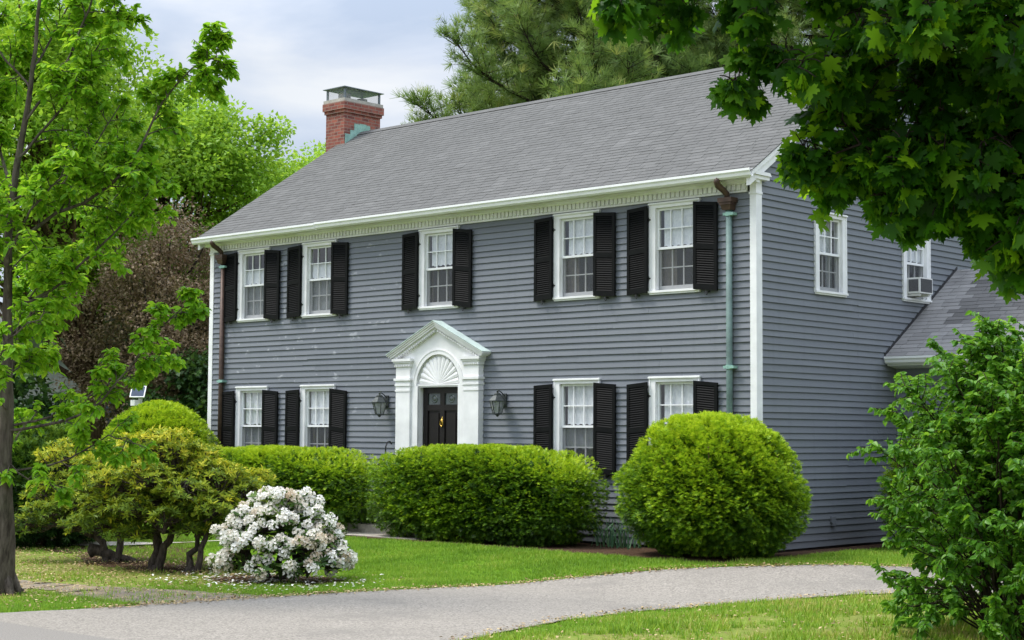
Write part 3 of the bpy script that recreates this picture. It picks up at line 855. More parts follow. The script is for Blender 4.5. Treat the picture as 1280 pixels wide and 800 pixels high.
# door leaf
def leaf():
    m = MB(); a, b, t = CX - DW, CX + DW, 2.772
    n0, n1 = -0.055, -0.018
    fr = FR
    fr.box(m, a, a + 0.115, n0, n1, zf, t); fr.box(m, b - 0.115, b, n0, n1, zf, t)
    fr.box(m, CX - 0.055, CX + 0.055, n0, n1, zf, t)
    for p, q in ((a + 0.1153, CX - 0.0553), (CX + 0.0553, b - 0.1153)):
        for z0, z1 in ((zf, zf + 0.2), (1.50, 1.62), (2.36, 2.465), (2.665, t)):
            fr.box(m, p, q, n0, n1, z0, z1)
        for z0, z1 in ((zf + 0.2, 1.50), (1.62, 2.36)):
            fr.box(m, p, q, n0, n0 + 0.012, z0, z1); fr.box(m, p + 0.045, q - 0.045, n0 + 0.012, n1 - 0.008, z0 + 0.045, z1 - 0.045)
    d = m.build('door', 'door_black', house)
    m = MB()
    for p, q in ((a + 0.1153, CX - 0.0553), (CX + 0.0553, b - 0.1153)):
        c = (p + q) / 2; zc = 2.565
        V = []; F = []
        rad = [0.0, 0.02, 0.045, 0.06, 0.075]; dep = [0.016, 0.015, 0.006, 0.009, 0.0]
        V = [FR.P(c, n0 + 0.014 + dep[0], zc)]
        for r, d_ in zip(rad[1:], dep[1:]):
            for i in range(16): V.append(FR.P(c + r * cos(i * pi / 8), n0 + 0.014 + d_, zc + r * sin(i * pi / 8)))
        F = [(0, 1 + i, 1 + (i + 1) % 16) for i in range(16)]
        for k in range(3):
            for i in range(16): F.append((1 + k * 16 + i, 1 + (k + 1) * 16 + i, 1 + (k + 1) * 16 + (i + 1) % 16, 1 + k * 16 + (i + 1) % 16))
        m.add(V, F)
        FR.box(m, p, q, n0 + 0.008, n0 + 0.0135, 2.465, 2.665)
    m.build('bullseye_pane', 'door_glass', d)
    m = MB()
    kx, kz = CX + 0.0, 2.15
    m.lathe([(0.0, 0), (0.018, 0.002), (0.026, 0.02), (0.014, 0.045), (0.02, 0.06), (0.006, 0.085), (0.0, 0.09)], (kx, 0.03, kz + 0.03), 10)
    ring = [(kx + 0.036 * sin(t), -0.002 + 0.0 * t, kz - 0.01 + 0.052 * cos(t)) for t in np.linspace(0.2, 2 * pi - 0.2, 18)]
    m.tube([(p_[0], p_[1], p_[2]) for p_ in ring], 0.008, 6)
    m.lathe([(0.0, -0.02), (0.013, -0.012), (0.015, 0), (0.0, 0.015)], (kx, 0.0, kz - 0.066), 8)
    m.box((kx - 0.014, 0.018, kz - 0.03), (kx + 0.014, 0.0, kz + 0.06))
    for V in m.V: pass
    k_ = m.build('door_knocker', 'brass', d, smooth=True)
    m = MB(); m.lathe([(0.0, 0), (0.028, 0.004), (0.034, 0.03), (0.02, 0.05), (0, 0.055)], (0, 0, 0), 12)
    for V in m.V:
        z = V[:, 2].copy(); y = V[:, 1].copy(); V[:, 2] = y + 1.72; V[:, 1] = 0.018 - z; V[:, 0] += CX + DW - 0.07
    m.build('door_knob', 'brass', d, smooth=True)
leaf()
# surround
zs = 2.795                                 # head of the opening = spring of the fan
m = MB()
FR.box(m, CX - OPN - 0.03, CX - OPN, -0.075, 0.075, zf, zs); FR.box(m, CX + OPN, CX + OPN + 0.03, -0.075, 0.075, zf, zs)     # jambs
FR.box(m, CX - OPN, CX + OPN, -0.075, 0.072, zs - 0.022, zs)
FR.box(m, CX - OPN, CX + OPN, -0.075, 0.12, zf - 0.05, zf)           # threshold
m.build('door_frame', 'white_paint', house)
m = MB()
PO = 1.035; PI_ = PO - 0.36
def apex(u): return 3.215 + (1.215 - abs(u)) * 0.475          # underside line of the raking cornice
# tympanum and spandrels around the arch, in vertical strips
R1 = 0.555
us = sorted(set(list(np.linspace(-PO + 0.005, PO - 0.005, 61)) + [-R1, R1, 0.0]))
for a, b in zip(us[:-1], us[1:]):
    def low(u): return zs + math.sqrt(max(R1 * R1 - u * u, 0)) * 1.02 if abs(u) < R1 else zf
    mid_in = abs((a + b) / 2) < R1
    la, lb = (low(a), low(b)) if mid_in else (zf, zf)
    if mid_in:
        la = zs + math.sqrt(max(R1 * R1 - a * a, 0)) * 1.02; lb = zs + math.sqrt(max(R1 * R1 - b * b, 0)) * 1.02
    P = [FR.P(CX + a, 0.095, la), FR.P(CX + b, 0.095, lb), FR.P(CX + b, 0.095, apex(b)), FR.P(CX + a, 0.095, apex(a)),
         FR.P(CX + a, 0.0, la), FR.P(CX + b, 0.0, lb)]
    m.add(P, [(0, 1, 2, 3), (4, 5, 1, 0)])
FR.box(m, CX - PO + 0.005, CX - PO + 0.03, 0, 0.0945, zf, 3.28); FR.box(m, CX + PO - 0.03, CX + PO - 0.005, 0, 0.0945, zf, 3.28)
FR.box(m, CX - R1, CX + R1, 0.0, 0.085, zs + 0.001, zs + 0.03)
m.build('door_surround', 'white_paint', house)
m = MB()       # archivolt band round the fan
k = 40
for r0, r1, n in ((R1 - 0.012, R1 + 0.07, 0.106), (R1 + 0.055, R1 + 0.075, 0.114)):
    V = []; F = []
    for i in range(k + 1):
        t = pi * i / k
        for r in (r0, r1):
            for nn in (0.09, n): V.append(FR.P(CX + r * cos(t), nn, zs + r * sin(t) * 1.02))
    for i in range(k):
        a = i * 4; b = a + 4
        F += [(a + 1, b + 1, b + 3, a + 3), (a, b, b + 1, a + 1), (a + 2, a + 3, b + 3, b + 2)]
    m.add(V, F)
FR.box(m, CX - R1 - 0.085, CX - OPN, 0.0955, 0.106, zf, zs); FR.box(m, CX + OPN, CX + R1 + 0.085, 0.0955, 0.106, zf, zs)
m.build('arch_moulding', 'white_paint', house)
m = MB()       # fluted fan
k = 13; V = [FR.P(CX, 0.078, zs + 0.03)]; F = []
FR_ = 0.475
ring = []
for i in range(k):
    t0, t1 = pi * i / k, pi * (i + 1) / k
    tm = (t0 + t1) / 2
    for j, (t, r, n) in enumerate(((t0, FR_ * 0.955, 0.050), (t0 + (t1 - t0) * 0.1, FR_ * 0.98, 0.072), (tm, FR_ * 1.02, 0.080), (t0 + (t1 - t0) * 0.9, FR_ * 0.98, 0.072))):
        ring.append((t, r, n))
ring.append((pi, FR_ * 0.955, 0.050))
for t, r, n in ring:
    V.append(FR.P(CX + r * cos(t) * 1.02, n, zs + 0.035 + r * sin(t))); 
nr = len(ring)
for t, r, n in ring: V.append(FR.P(CX + r * cos(t) * 1.02, 0.012, zs + 0.035 + r * sin(t)))
F = [(0, 1 + i, 2 + i) for i in range(nr - 1)] + [(1 + i, 1 + nr + i, 2 + nr + i, 2 + i) for i in range(nr - 1)]
m.add(V, F)
FR.box(m, CX - R1, CX + R1, 0.0, 0.046, zs, zs + R1 * 1.03)
m.build('sunburst_fan', 'white_paint', house)
for s in (-1, 1):
    m = MB()
    a, b = sorted((CX + s * PI_, CX + s * PO))
    def lay(e, n, z0, z1): FR.box(m, a - e, b + e, 0.0, n, z0, z1)
    lay(0, 0.14, zf + 0.25, 2.70); lay(0.03, 0.165, zf - 0.05, zf + 0.25)
    lay(0.010, 0.150, 2.701, 2.735); lay(0.003, 0.143, 2.736, 2.80); lay(0.016, 0.156, 2.801, 2.835); lay(0.007, 0.147, 2.836, 2.895); lay(0.030, 0.170, 2.896, 2.94)
    lay(0, 0.14, 2.941, 3.145); lay(0.02, 0.154, 3.146, 3.175)
    lay(0.022, 0.158, 3.176, 3.21); lay(0.042, 0.178, 3.211, 3.24); lay(0.060, 0.196, 3.241, 3.29)
    for i in range(9):
        u = a - 0.015 + i * 0.045; FR.box(m, u, u + 0.026, 0.1545, 0.168, 3.148, 3.1745)
    m.build('pilaster', 'white_paint', house)
m = MB()
for s in (-1, 1):
    def rk(n, off0, off1, ue):
        e = CX + s * ue; z = 3.215 + (1.215 - ue) * 0.475; zc = 3.215 + 1.215 * 0.475
        m.prism([FR.P(e, 0.0, z + off0), FR.P(CX, 0.0, zc + off0), FR.P(CX, 0.0, zc + off1), FR.P(e, 0.0, z + off1)], FR.n * n)
    rk(0.125, -0.035, 0.0, 1.06); rk(0.15, 0.001, 0.04, 1.10); rk(0.19, 0.041, 0.075, 1.15); rk(0.205, 0.076, 0.110, 1.18); rk(0.225, 0.111, 0.140, 1.205)
for s in (-1, 1):
    for i in range(19):
        u = 0.04 + i * 0.055; z = 3.215 + (1.215 - u) * 0.475
        a, b = sorted((CX + s * u, CX + s * (u + 0.03)))
        m.prism([FR.P(CX + s * u, 0.136, z - 0.03), FR.P(CX + s * (u + 0.03), 0.136, z - 0.03 - 0.03 * 0.475), FR.P(CX + s * (u + 0.03), 0.136, z - 0.003 - 0.03 * 0.475), FR.P(CX + s * u, 0.136, z - 0.003)], FR.n * 0.03)
m.build('pediment', 'white_paint', house)
m = MB()
for s in (-1, 1):
    e = CX + s * 1.215; z = 3.215; zc = 3.215 + 1.215 * 0.475
    m.prism([FR.P(e, 0.0, z + 0.141), FR.P(CX, 0.0, zc + 0.141), FR.P(CX, 0.0, zc + 0.152), FR.P(e, 0.0, z + 0.152)], FR.n * 0.24)
m.build('pediment_roof', 'copper_roof_pale', house)

# ---------------------------------------------------------------- chimney
cx0, cx1, cy0, cy1 = -13.92, -13.30, 3.45, 4.52
m = MB()
m.box((cx0, cy0, -0.1), (cx1, cy1, 9.06)); m.box((cx0 - 0.03, cy0 - 0.03, 9.061), (cx1 + 0.03, cy1 + 0.03, 9.13)); m.box((cx0 - 0.06, cy0 - 0.06, 9.131), (cx1 + 0.06, cy1 + 0.06, 9.30))
ch = m.build('chimney', 'chimney_brick', house)
m = MB()
c = ((cx0 + cx1) / 2, (cy0 + cy1) / 2)
m.prism([(cx0 - 0.045, cy0 - 0.045, 9.301), (cx1 + 0.045, cy0 - 0.045, 9.301), (cx1 + 0.045, cy1 + 0.045, 9.301), (cx0 - 0.045, cy1 + 0.045, 9.301)], (0, 0, 0.075))
m.lathe([(0.14, 0), (0.14, 0.16), (0.11, 0.16), (0.11, 0)], (c[0], c[1] - 0.27, 9.376), 12); m.lathe([(0.12, 0), (0.12, 0.12), (0.09, 0.12), (0.09, 0)], (c[0], c[1] + 0.26, 9.376), 12)
m.build('chimney_crown', 'concrete', ch)
m = MB()
for x in (cx0 + 0.02, cx1 - 0.02):
    for y in (cy0 + 0.02, cy1 - 0.02): m.box((x - 0.02, y - 0.02, 9.376), (x + 0.02, y + 0.02, 9.64))
a, b, d, e = cx0 - 0.06, cx1 + 0.06, cy0 - 0.06, cy1 + 0.06
m.add([(a, d, 9.635), (b, d, 9.635), (b, e, 9.635), (a, e, 9.635), (c[0], d + 0.3, 9.70), (c[0], e - 0.3, 9.70), (a, d, 9.62), (b, d, 9.62), (b, e, 9.62), (a, e, 9.62)],
      [(0, 1, 4), (1, 2, 5, 4), (2, 3, 5), (3, 0, 4, 5), (6, 7, 1, 0), (7, 8, 2, 1), (8, 9, 3, 2), (9, 6, 0, 3), (9, 8, 7, 6)])
m.build('chimney_hood', 'galvanised', ch)
m = MB()
for p, q in (((cx0, cy0), (cx1, cy0)), ((cx1, cy0), (cx1, cy1)), ((cx1, cy1), (cx0, cy1)), ((cx0, cy1), (cx0, cy0))):
    m.add([(p[0], p[1], 9.376), (q[0], q[1], 9.376), (q[0], q[1], 9.63), (p[0], p[1], 9.63)], [(0, 1, 2, 3)])
m.build('spark_screen', 'mesh_screen', ch)
m = MB()
for i, (y, h, w) in enumerate(((3.47, 0.20, 0.17), (3.62, 0.22, 0.13), (3.74, 0.30, 0.17), (3.90, 0.22, 0.20), (4.09, 0.20, 0.12))):
    z = roof_z(min(y + w / 2, RY)) - 0.02
    m.box((cx1, y, z - 0.1), (cx1 + 0.012 + 0.002 * (i % 2), y + w, z + h * 0.8 + 0.03))
m.build('copper_flashing', 'copper_green', ch)

# ---------------------------------------------------------------- side wing
WX1 = 9.2; WEY, WEZ = 3.68, 3.27; WRY = 6.2
m = MB()
WF = Frame((0, 4.05, 0), (1, 0, 0), (0, -1, 0))
clapboards(m, WF, 0.24, 3.2, lambda z: (0.03, WX1), [])
WS = Frame((WX1, 4.05, 0), (0, 1, 0), (1, 0, 0))
clapboards(m, WS, 0.24, 4.7, lambda z: (0.0, 4.3) if z < 3.3 else ((z - 3.3) / 0.65, 4.3 - (z - 3.3) / 0.65), [])
m.build('wing_wall', 'siding_paint', house)
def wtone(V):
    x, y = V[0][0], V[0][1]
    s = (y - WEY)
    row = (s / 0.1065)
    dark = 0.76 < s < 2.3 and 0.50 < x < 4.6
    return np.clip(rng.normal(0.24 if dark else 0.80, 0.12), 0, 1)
m = MB()
shingles(m, 0.03, WX1 + 0.2, WEY, WEZ, WRY, WEZ + RS * (WRY - WEY), tonef=wtone, tab=0.315)
shingles(m, 0.03, WX1 + 0.2, 2 * WRY - WEY, WEZ, WRY, WEZ + RS * (WRY - WEY), tonef=wtone, tab=0.9)
m.prism([(0.03, WEY + 0.02, WEZ - 0.004), (0.03, WRY, WEZ + RS * (WRY - WEY) - 0.008), (0.03, 2 * WRY - WEY - 0.02, WEZ - 0.004), (0.03, WRY, WEZ + RS * (WRY - WEY) - 0.06)], (WX1 + 0.15, 0, 0), 0.3)
m.build('wing_roof', 'wing_shingle', house)
m = MB()
gut(0.04, WX1 + 0.2, WEY + 0.05, WEZ + 0.0)
m.prism([(0.04, WEY + 0.055, WEZ + 0.0), (0.04, WEY + 0.055, WEZ - 0.15), (0.04, 4.03, WEZ - 0.19), (0.04, 4.03, WEZ + 0.02)], (WX1, 0, 0))
m.build('wing_gutter', 'gutter_paint', house)
m = MB()   # step flashing where the wing meets the wall
y = WEY
m.prism([(0.022, WEY, WEZ + 0.01), (0.022, WRY, WEZ + 0.01 + RS * (WRY - WEY)), (0.022, WRY, WEZ + 0.06 + RS * (WRY - WEY)), (0.022, WEY, WEZ + 0.06)], (0.012, 0, 0))
m.build('wing_flashing', 'flashing_dark', house)
m = MB()   # vent flap low on the right wall
SD.box(m, 1.98, 2.10, 0.018, 0.05, 0.60, 0.69); SD.box(m, 2.0, 2.08, 0.03, 0.07, 0.55, 0.60)
m.build('dryer_vent', 'siding_paint', house)

# ---------------------------------------------------------------- things on the house
def lantern(x, label):
    z0 = 2.24
    t = thing('wall_lantern', label, 'lantern', (x, -0.21, z0), 'lanterns beside the front door')
    y = -0.21
    m = MB()
    m.box((x - 0.045, -0.0225, z0 + 0.18), (x + 0.045, -0.045, z0 + 0.40))
    m.tube([(x, -0.04, z0 + 0.36), (x, -0.12, z0 + 0.42), (x, -0.19, z0 + 0.45), (x, y, z0 + 0.40)], 0.010, 6)
    m.tube([(x, -0.04, z0 + 0.22), (x, -0.10, z0 + 0.16), (x, y, z0 + 0.05)], 0.009, 6)
    m.build('lantern_bracket', 'lantern_metal', t)
    m = MB()
    k = 6; rt, rb = 0.135, 0.075
    ang = [pi / 6 + i * pi / 3 for i in range(k)]
    for a in ang:
        m.tube([(x + rb * cos(a), y + rb * sin(a), z0 + 0.06), (x + rt * cos(a), y + rt * sin(a), z0 + 0.27)], 0.009, 4)
    m.lathe([(0.0, 0.0), (0.02, 0.01), (0.03, 0.03), (0.06, 0.045), (0.085, 0.05), (0.085, 0.065), (0.0, 0.066)], (x, y, z0), 6)
    m.lathe([(0.15, 0.262), (0.15, 0.278), (0.075, 0.36), (0.06, 0.365), (0.06, 0.39), (0.03, 0.41), (0.012, 0.415), (0.02, 0.44), (0.0, 0.455)], (x, y, z0), 6)
    m.build('lantern_frame', 'lantern_metal', t)
    m = MB()
    V = [(x + r * 0.97 * cos(a), y + r * 0.97 * sin(a), z) for r, z in ((rb, z0 + 0.06), (rt, z0 + 0.265)) for a in ang]
    m.add(V, [(i, (i + 1) % k, k + (i + 1) % k, k + i) for i in range(k)])
    m.build('lantern_pane', 'lantern_glass', t)
    m = MB(); m.lathe([(0.016, 0.07), (0.016, 0.16), (0.022, 0.17), (0.012, 0.22), (0.0, 0.23)], (x, y, z0), 8)
    m.build('lamp_candle', 'plastic_white', t)
lantern(-8.05, 'dark metal wall lantern on the boards between the door and the paired windows')
lantern(-5.11, 'dark metal wall lantern on the corner side of the door, nearer the round yew')

t = thing('window_air_conditioner', 'white air conditioner sticking out of the rear side window of the house', 'air conditioner', (0.2, 4.8, 4.36))
m = MB(); m.box((-0.1, 4.47, 4.375), (0.25, 4.90, 4.64)); m.build('casing', 'plastic_white', t)
m = MB()
for i in range(9):
    z = 4.40 + i * 0.025; m.box((0.2505, 4.50, z), (0.256, 4.87, z + 0.014))
m.box((0.04, 4.4635, 4.405), (0.22, 4.4695, 4.61)); m.box((0.2502, 4.49, 4.395), (0.2515, 4.88, 4.62))
m.build('grille', 'grille_grey', t)
for yy in (4.5, 4.80):
    m = MB(); m.box((-0.02, yy, 4.33), (0.22, yy + 0.06, 4.374)); m.build('support_bracket', 'plastic_white', t)

t = thing('granite_step', 'low grey granite step showing in the gap between the two clipped hedges', 'step', (-7.0, -1.0, 0.2))
m = MB(); m.box((-7.95, -0.75, 0.2), (-5.4, -0.24, 0.55)); m.box((-8.0, -1.25, 0.2), (-5.35, -0.751, 0.38)); m.build('upper_tread', 'granite', t)
m = MB(); m.box((-8.1, -1.9, 0.12), (-5.3, -1.251, 0.25)); m.build('lower_tread', 'granite', t)
m = MB()
m.tube([(-7.45, -0.62, 0.55), (-7.45, -0.62, 1.30), (-7.45, -0.60, 1.72), (-7.45, -0.56, 1.80), (-7.45, -0.50, 1.81), (-7.45, -0.46, 1.76)], 0.013, 6)
m.tube([(-7.45, -0.62, 1.5), (-7.45, -0.9, 1.32), (-7.45, -1.15, 1.15), (-7.45, -1.15, 0.38)], 0.013, 6)
tag(m.build('iron_handrail', 'iron'), 'thin black iron handrail with curled end beside the white door surround', 'handrail')

# solar light
t = thing('solar_light', 'small solar panel lamp on a pole behind the domed yew', 'solar light', (-18.15, 1.5, 0.3))
m = MB(); m.tube([(-18.1, 1.55, 0.1), (-18.1, 1.55, 2.72)], 0.05, 8); m.build('pole', 'plastic_white', t)
Ry = Matrix.Rotation(radians(42.9), 3, 'Z') @ Matrix.Rotation(radians(50), 3, 'X')
def solar(u, v, w):
    q = Ry @ Vector((u, v, w)); return (-18.12 + q.x, 1.5 + q.y, 2.86 + q.z)
m = MB(); m.prism([solar(-0.17, -0.17, 0), solar(0.17, -0.17, 0), solar(0.17, 0.17, 0), solar(-0.17, 0.17, 0)], np.array(solar(0, 0, 0.03)) - np.array(solar(0, 0, 0))); m.build('panel_frame', 'plastic_white', t)
m = MB(); m.prism([solar(-0.145, -0.145, 0.0305), solar(0.145, -0.145, 0.0305), solar(0.145, 0.145, 0.0305), solar(-0.145, 0.145, 0.0305)], np.array(solar(0, 0, 0.003)) - np.array(solar(0, 0, 0))); m.build('solar_panel', 'solar_cells', t)
m = MB(); m.box((-18.2, 1.35, 2.55), (-18.04, 1.5, 2.68)); m.build('lamp_head', 'plastic_white', t)

# neighbour's house far behind the left-hand shrubs
t = thing('neighbour_house', 'dark grey neighbouring house with pale porch post, mostly hidden behind shrubs', 'house', (-30, 10, 0))
m = MB()
m.box((-36, 7.6, 0.0), (-27.0, 15.0, 5.2)); m.build('wall', 'neighbour_wall', t)
m = MB(); m.prism([(-36.5, 7.0, 5.2), (-36.5, 11.3, 7.6), (-36.5, 15.6, 5.2)], (10, 0, 0)); m.build('roof', 'roof_shingle', t)
m = MB(); m.box((-27.05, 7.0, 0.2), (-26.85, 7.2, 4.2)); m.build('porch_post', 'copper_pipe_green', t)
m = MB(); m.box((-29.0, 7.55, 1.6), (-27.9, 7.59, 3.2)); w_ = m.build('window', 'white_paint', t)
m = MB(); m.box((-28.9, 7.53, 1.7), (-28.0, 7.545, 3.1)); m.build('window_pane', 'solar_cells', w_)

# ================================================================== PLANTS
def bump_field(P, f, seed):
    r = np.random.default_rng(seed); v = np.zeros(len(P))
    for i in range(7):
        d = unit(r.normal(size=3)); v += np.sin(P @ d * f * (0.7 + 0.5 * i) + r.uniform(0, 6)) / (1 + 0.35 * i)
    return v / 2.6

def yew(label, cat, c, a, b, h, e, n, mat='yew_leaf', size=0.125, zc=0.42, rz=0.0, group=None, seed=1, tuck=0.82, bump=0.06, name='yew_bush', hb=0.026, tb=0.40, gap=-0.12):
    """clipped yew: shell of flat sprigs over twiggy branches"""
    cx, cy = c; z0 = float(gh(cx, cy))
    t = thing(name, label, cat, (cx, cy, z0), group)
    d = rdir(int(n * 1.6)) ; d[:, 2] = np.where(d[:, 2] < -0.75, -d[:, 2], d[:, 2])
    q = unit(d * np.array([a, b, h * 0.6]) ** 0.35)
    up = h * (1 - zc); dn = h * zc
    ax = np.stack([np.full(len(q), a), np.full(len(q), b), np.where(q[:, 2] > 0, up, dn)], -1)
    r = (np.abs(q / ax) ** e).sum(1) ** (-1 / e)
    S_ = q * r[:, None]
    nr = unit(np.sign(q) * np.abs(S_ / ax) ** (e - 1) / ax)
    B = bump_field(S_, 3.1, seed) * bump + bump_field(S_ * [1, 1, 1.5], 17.0, seed + 3) * hb
    dep = rng.random(len(q)) ** 1.8 * 0.30
    P = S_ + nr * (B - dep + 0.02)[:, None]
    # taper in towards the foot
    f = np.clip((P[:, 2] + dn) / dn, 0, 1); k = tuck + (1 - tuck) * np.sqrt(f)
    P[:, 0] *= np.where(P[:, 2] < 0, k, 1); P[:, 1] *= np.where(P[:, 2] < 0, k, 1)
    ok = (P[:, 2] > -dn + 0.05) & ((bump_field(S_ * [1, 1, 1.7], 19.0, seed + 5) > gap) | (dep > 0.13)); P = P[ok][:n]; nr = nr[ok][:n]; dep = dep[ok][:n]
    cR, sR = cos(rz), sin(rz); RZ = np.array([[cR, -sR, 0], [sR, cR, 0], [0, 0, 1]])
    P = P @ RZ.T; nr = nr @ RZ.T
    W = P + np.array([cx, cy, z0 + dn])
    axis = unit(nr * 1.0 + rdir(len(P)) * 0.75 + np.array([0, 0, 0.12]))
    nor = unit(np.array([0, 0, 1.0]) + rdir(len(P)) * 0.55 + nr * 0.35)
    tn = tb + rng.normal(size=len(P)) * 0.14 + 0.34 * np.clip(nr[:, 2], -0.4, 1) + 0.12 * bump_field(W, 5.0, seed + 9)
    m = MB()
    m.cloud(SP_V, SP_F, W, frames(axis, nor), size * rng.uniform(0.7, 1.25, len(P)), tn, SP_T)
    # older inner sprays
    k2 = n // 3
    idx = rng.integers(0, len(P), k2)
    Q = np.array([cx, cy, z0 + dn]) + P[idx] * rng.uniform(0.62, 0.86, k2)[:, None]
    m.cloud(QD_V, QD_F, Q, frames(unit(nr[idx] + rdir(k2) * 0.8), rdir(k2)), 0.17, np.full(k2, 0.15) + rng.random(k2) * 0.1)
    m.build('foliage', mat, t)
    m = MB()
    for i in range(26):
        an = rng.uniform(0, 2 * pi); rr = rng.uniform(0.1, 0.5)
        p0 = np.array([cx, cy, z0 - 0.02]) + RZ @ np.array([a * rr * 0.7 * cos(an), b * rr * 0.7 * sin(an), 0])
        tgt = np.array([cx, cy, z0 + h * rng.uniform(0.4, 0.85)]) + RZ @ np.array([a * 0.75 * cos(an + rng.normal() * 0.3), b * 0.75 * sin(an), 0])
        mid = (p0 + tgt) / 2 + rng.normal(size=3) * 0.08
        m.tube([p0, mid, tgt], [0.03, 0.02, 0.008], 5)
    m.build('branches', 'bark_brown', t)
    return t

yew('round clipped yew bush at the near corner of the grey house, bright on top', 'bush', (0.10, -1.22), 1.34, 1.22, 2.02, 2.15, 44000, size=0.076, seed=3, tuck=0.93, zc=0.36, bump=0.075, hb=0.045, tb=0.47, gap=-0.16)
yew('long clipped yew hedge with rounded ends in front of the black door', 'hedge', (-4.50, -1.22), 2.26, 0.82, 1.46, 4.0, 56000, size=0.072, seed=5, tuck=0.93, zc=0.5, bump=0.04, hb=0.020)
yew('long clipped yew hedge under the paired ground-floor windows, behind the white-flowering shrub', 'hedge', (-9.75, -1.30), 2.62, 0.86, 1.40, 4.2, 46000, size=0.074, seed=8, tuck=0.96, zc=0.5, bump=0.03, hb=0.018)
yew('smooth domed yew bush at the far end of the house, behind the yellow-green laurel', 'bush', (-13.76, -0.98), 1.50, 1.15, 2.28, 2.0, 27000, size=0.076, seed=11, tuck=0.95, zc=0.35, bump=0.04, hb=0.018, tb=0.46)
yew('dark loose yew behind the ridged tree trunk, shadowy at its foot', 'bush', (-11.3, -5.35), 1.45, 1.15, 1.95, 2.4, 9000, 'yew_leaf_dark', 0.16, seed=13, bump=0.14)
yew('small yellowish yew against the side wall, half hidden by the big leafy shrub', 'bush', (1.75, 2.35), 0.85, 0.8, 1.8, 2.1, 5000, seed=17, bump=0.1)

# ---------------------------------------------------------------- branching
def curve(P, n=8, jit=0.0):
    P = np.asarray(P, float)
    t = np.linspace(0, len(P) - 1, n); o = np.zeros((n, 3))
    for i, s in enumerate(t):
        k = min(int(s), len(P) - 2); f = s - k
        p0 = P[max(k - 1, 0)]; p1 = P[k]; p2 = P[k + 1]; p3 = P[min(k + 2, len(P) - 1)]
        o[i] = 0.5 * (2 * p1 + (p2 - p0) * f + (2 * p0 - 5 * p1 + 4 * p2 - p3) * f * f + (3 * p1 - p0 - 3 * p2 + p3) * f ** 3)
    if jit: o[1:-1] += rng.normal(size=(n - 2, 3)) * jit
    return o

def sub(m, P, r0, r1, L, count, spread, droop, twigs, level, start=0.2, updir=0.25):
    """side branches off polyline P; leaf-bearing twigs collect in `twigs`"""
    n = len(P)
    for i in range(count):
        f = start + (1 - start) * (i + rng.random()) / count
        k = min(int(f * (n - 1)), n - 2); fr = f * (n - 1) - k
        p = P[k] * (1 - fr) + P[k + 1] * fr
        ax = unit(P[k + 1] - P[k])
        side = unit(np.cross(ax, rng.normal(size=3)))
        d = unit(ax * rng.uniform(0.35, 0.8) + side * spread + np.array([0, 0, updir]))
        l = L * rng.uniform(0.6, 1.25) * (1 - 0.45 * f)
        r = (r0 + (r1 - r0) * f) * 0.62
        q = [p, p + d * l * 0.5 + rng.normal(size=3) * l * 0.05, p + d * l + np.array([0, 0, -droop * l]) + rng.normal(size=3) * l * 0.08]
        Q = curve(q, 5)
        m.tube(Q, np.linspace(max(r, 0.006), 0.004, 5), 5 if level > 0 else 4, cap=False)
        if level > 0: sub(m, Q, r, 0.004, l * 0.6, max(3, int(count * 0.62)), spread, droop, twigs, level - 1, 0.25, updir * 0.6)
        else: twigs.append(Q)
    if level == 0: twigs.append(P[-max(3, n // 3):])

def leaf_twigs(twigs, per, gap_droop=0.5):
    """positions, axes, normals of leaves set alternately along the twigs"""
    Pp = []; A = []; Nn = []
    for Q in twigs:
        for i in range(per):
            f = (i + rng.random()) / per; f = 0.15 + 0.9 * f
            k = min(int(f * (len(Q) - 1)), len(Q) - 2); fr = f * (len(Q) - 1) - k
            p = Q[k] * (1 - fr) + Q[k + 1] * fr
            ax = unit(Q[k + 1] - Q[k]); s = 1 if i % 2 else -1
            side = unit(np.cross(ax, [0, 0, 1.0]) + 1e-6) * s
            a = unit(ax * 0.45 + side * 0.8 + np.array([0, 0, -gap_droop]) + rng.normal(size=3) * 0.33)
            Pp.append(p); A.append(a); Nn.append(unit(np.array([0, 0, 1.0]) + rng.normal(size=3) * 0.4))
    return np.array(Pp), np.array(A), np.array(Nn)

# ---------------------------------------------------------------- slender tree by the road, left
t = thing('street_tree', 'slender bright green tree with ridged grey trunk, overhanging the laurels by the road', 'tree', (-3.95, -10.05, 0))
m = MB(); tw = []
TR = curve([(-3.98, -10.05, -0.05), (-3.86, -10.08, 0.6), (-3.78, -10.16, 1.4), (-3.70, -10.2, 2.3), (-3.66, -10.24, 3.3), (-3.57, -10.29, 4.7), (-3.36, -10.22, 5.8), (-3.26, -10.21, 6.5), (-3.15, -10.2, 7.6), (-3.1, -10.2, 9.2)], 28, 0.008)
rad = np.interp(np.linspace(0, 1, 28), [0, 0.03, 0.07, 0.2, 0.5, 0.75, 1], [0.21, 0.165, 0.135, 0.100, 0.048, 0.026, 0.008])
m.tube(TR, rad, 14)
for i in range(7):
    a = i * 0.9; m.tube([(-3.95 + 0.1 * cos(a), -10.06 + 0.1 * sin(a), 0.28), (-3.97 + 0.2 * cos(a), -10.06 + 0.2 * sin(a), 0.05), (-3.98 + 0.34 * cos(a), -10.06 + 0.34 * sin(a), -0.05)], [0.05, 0.055, 0.03], 6)
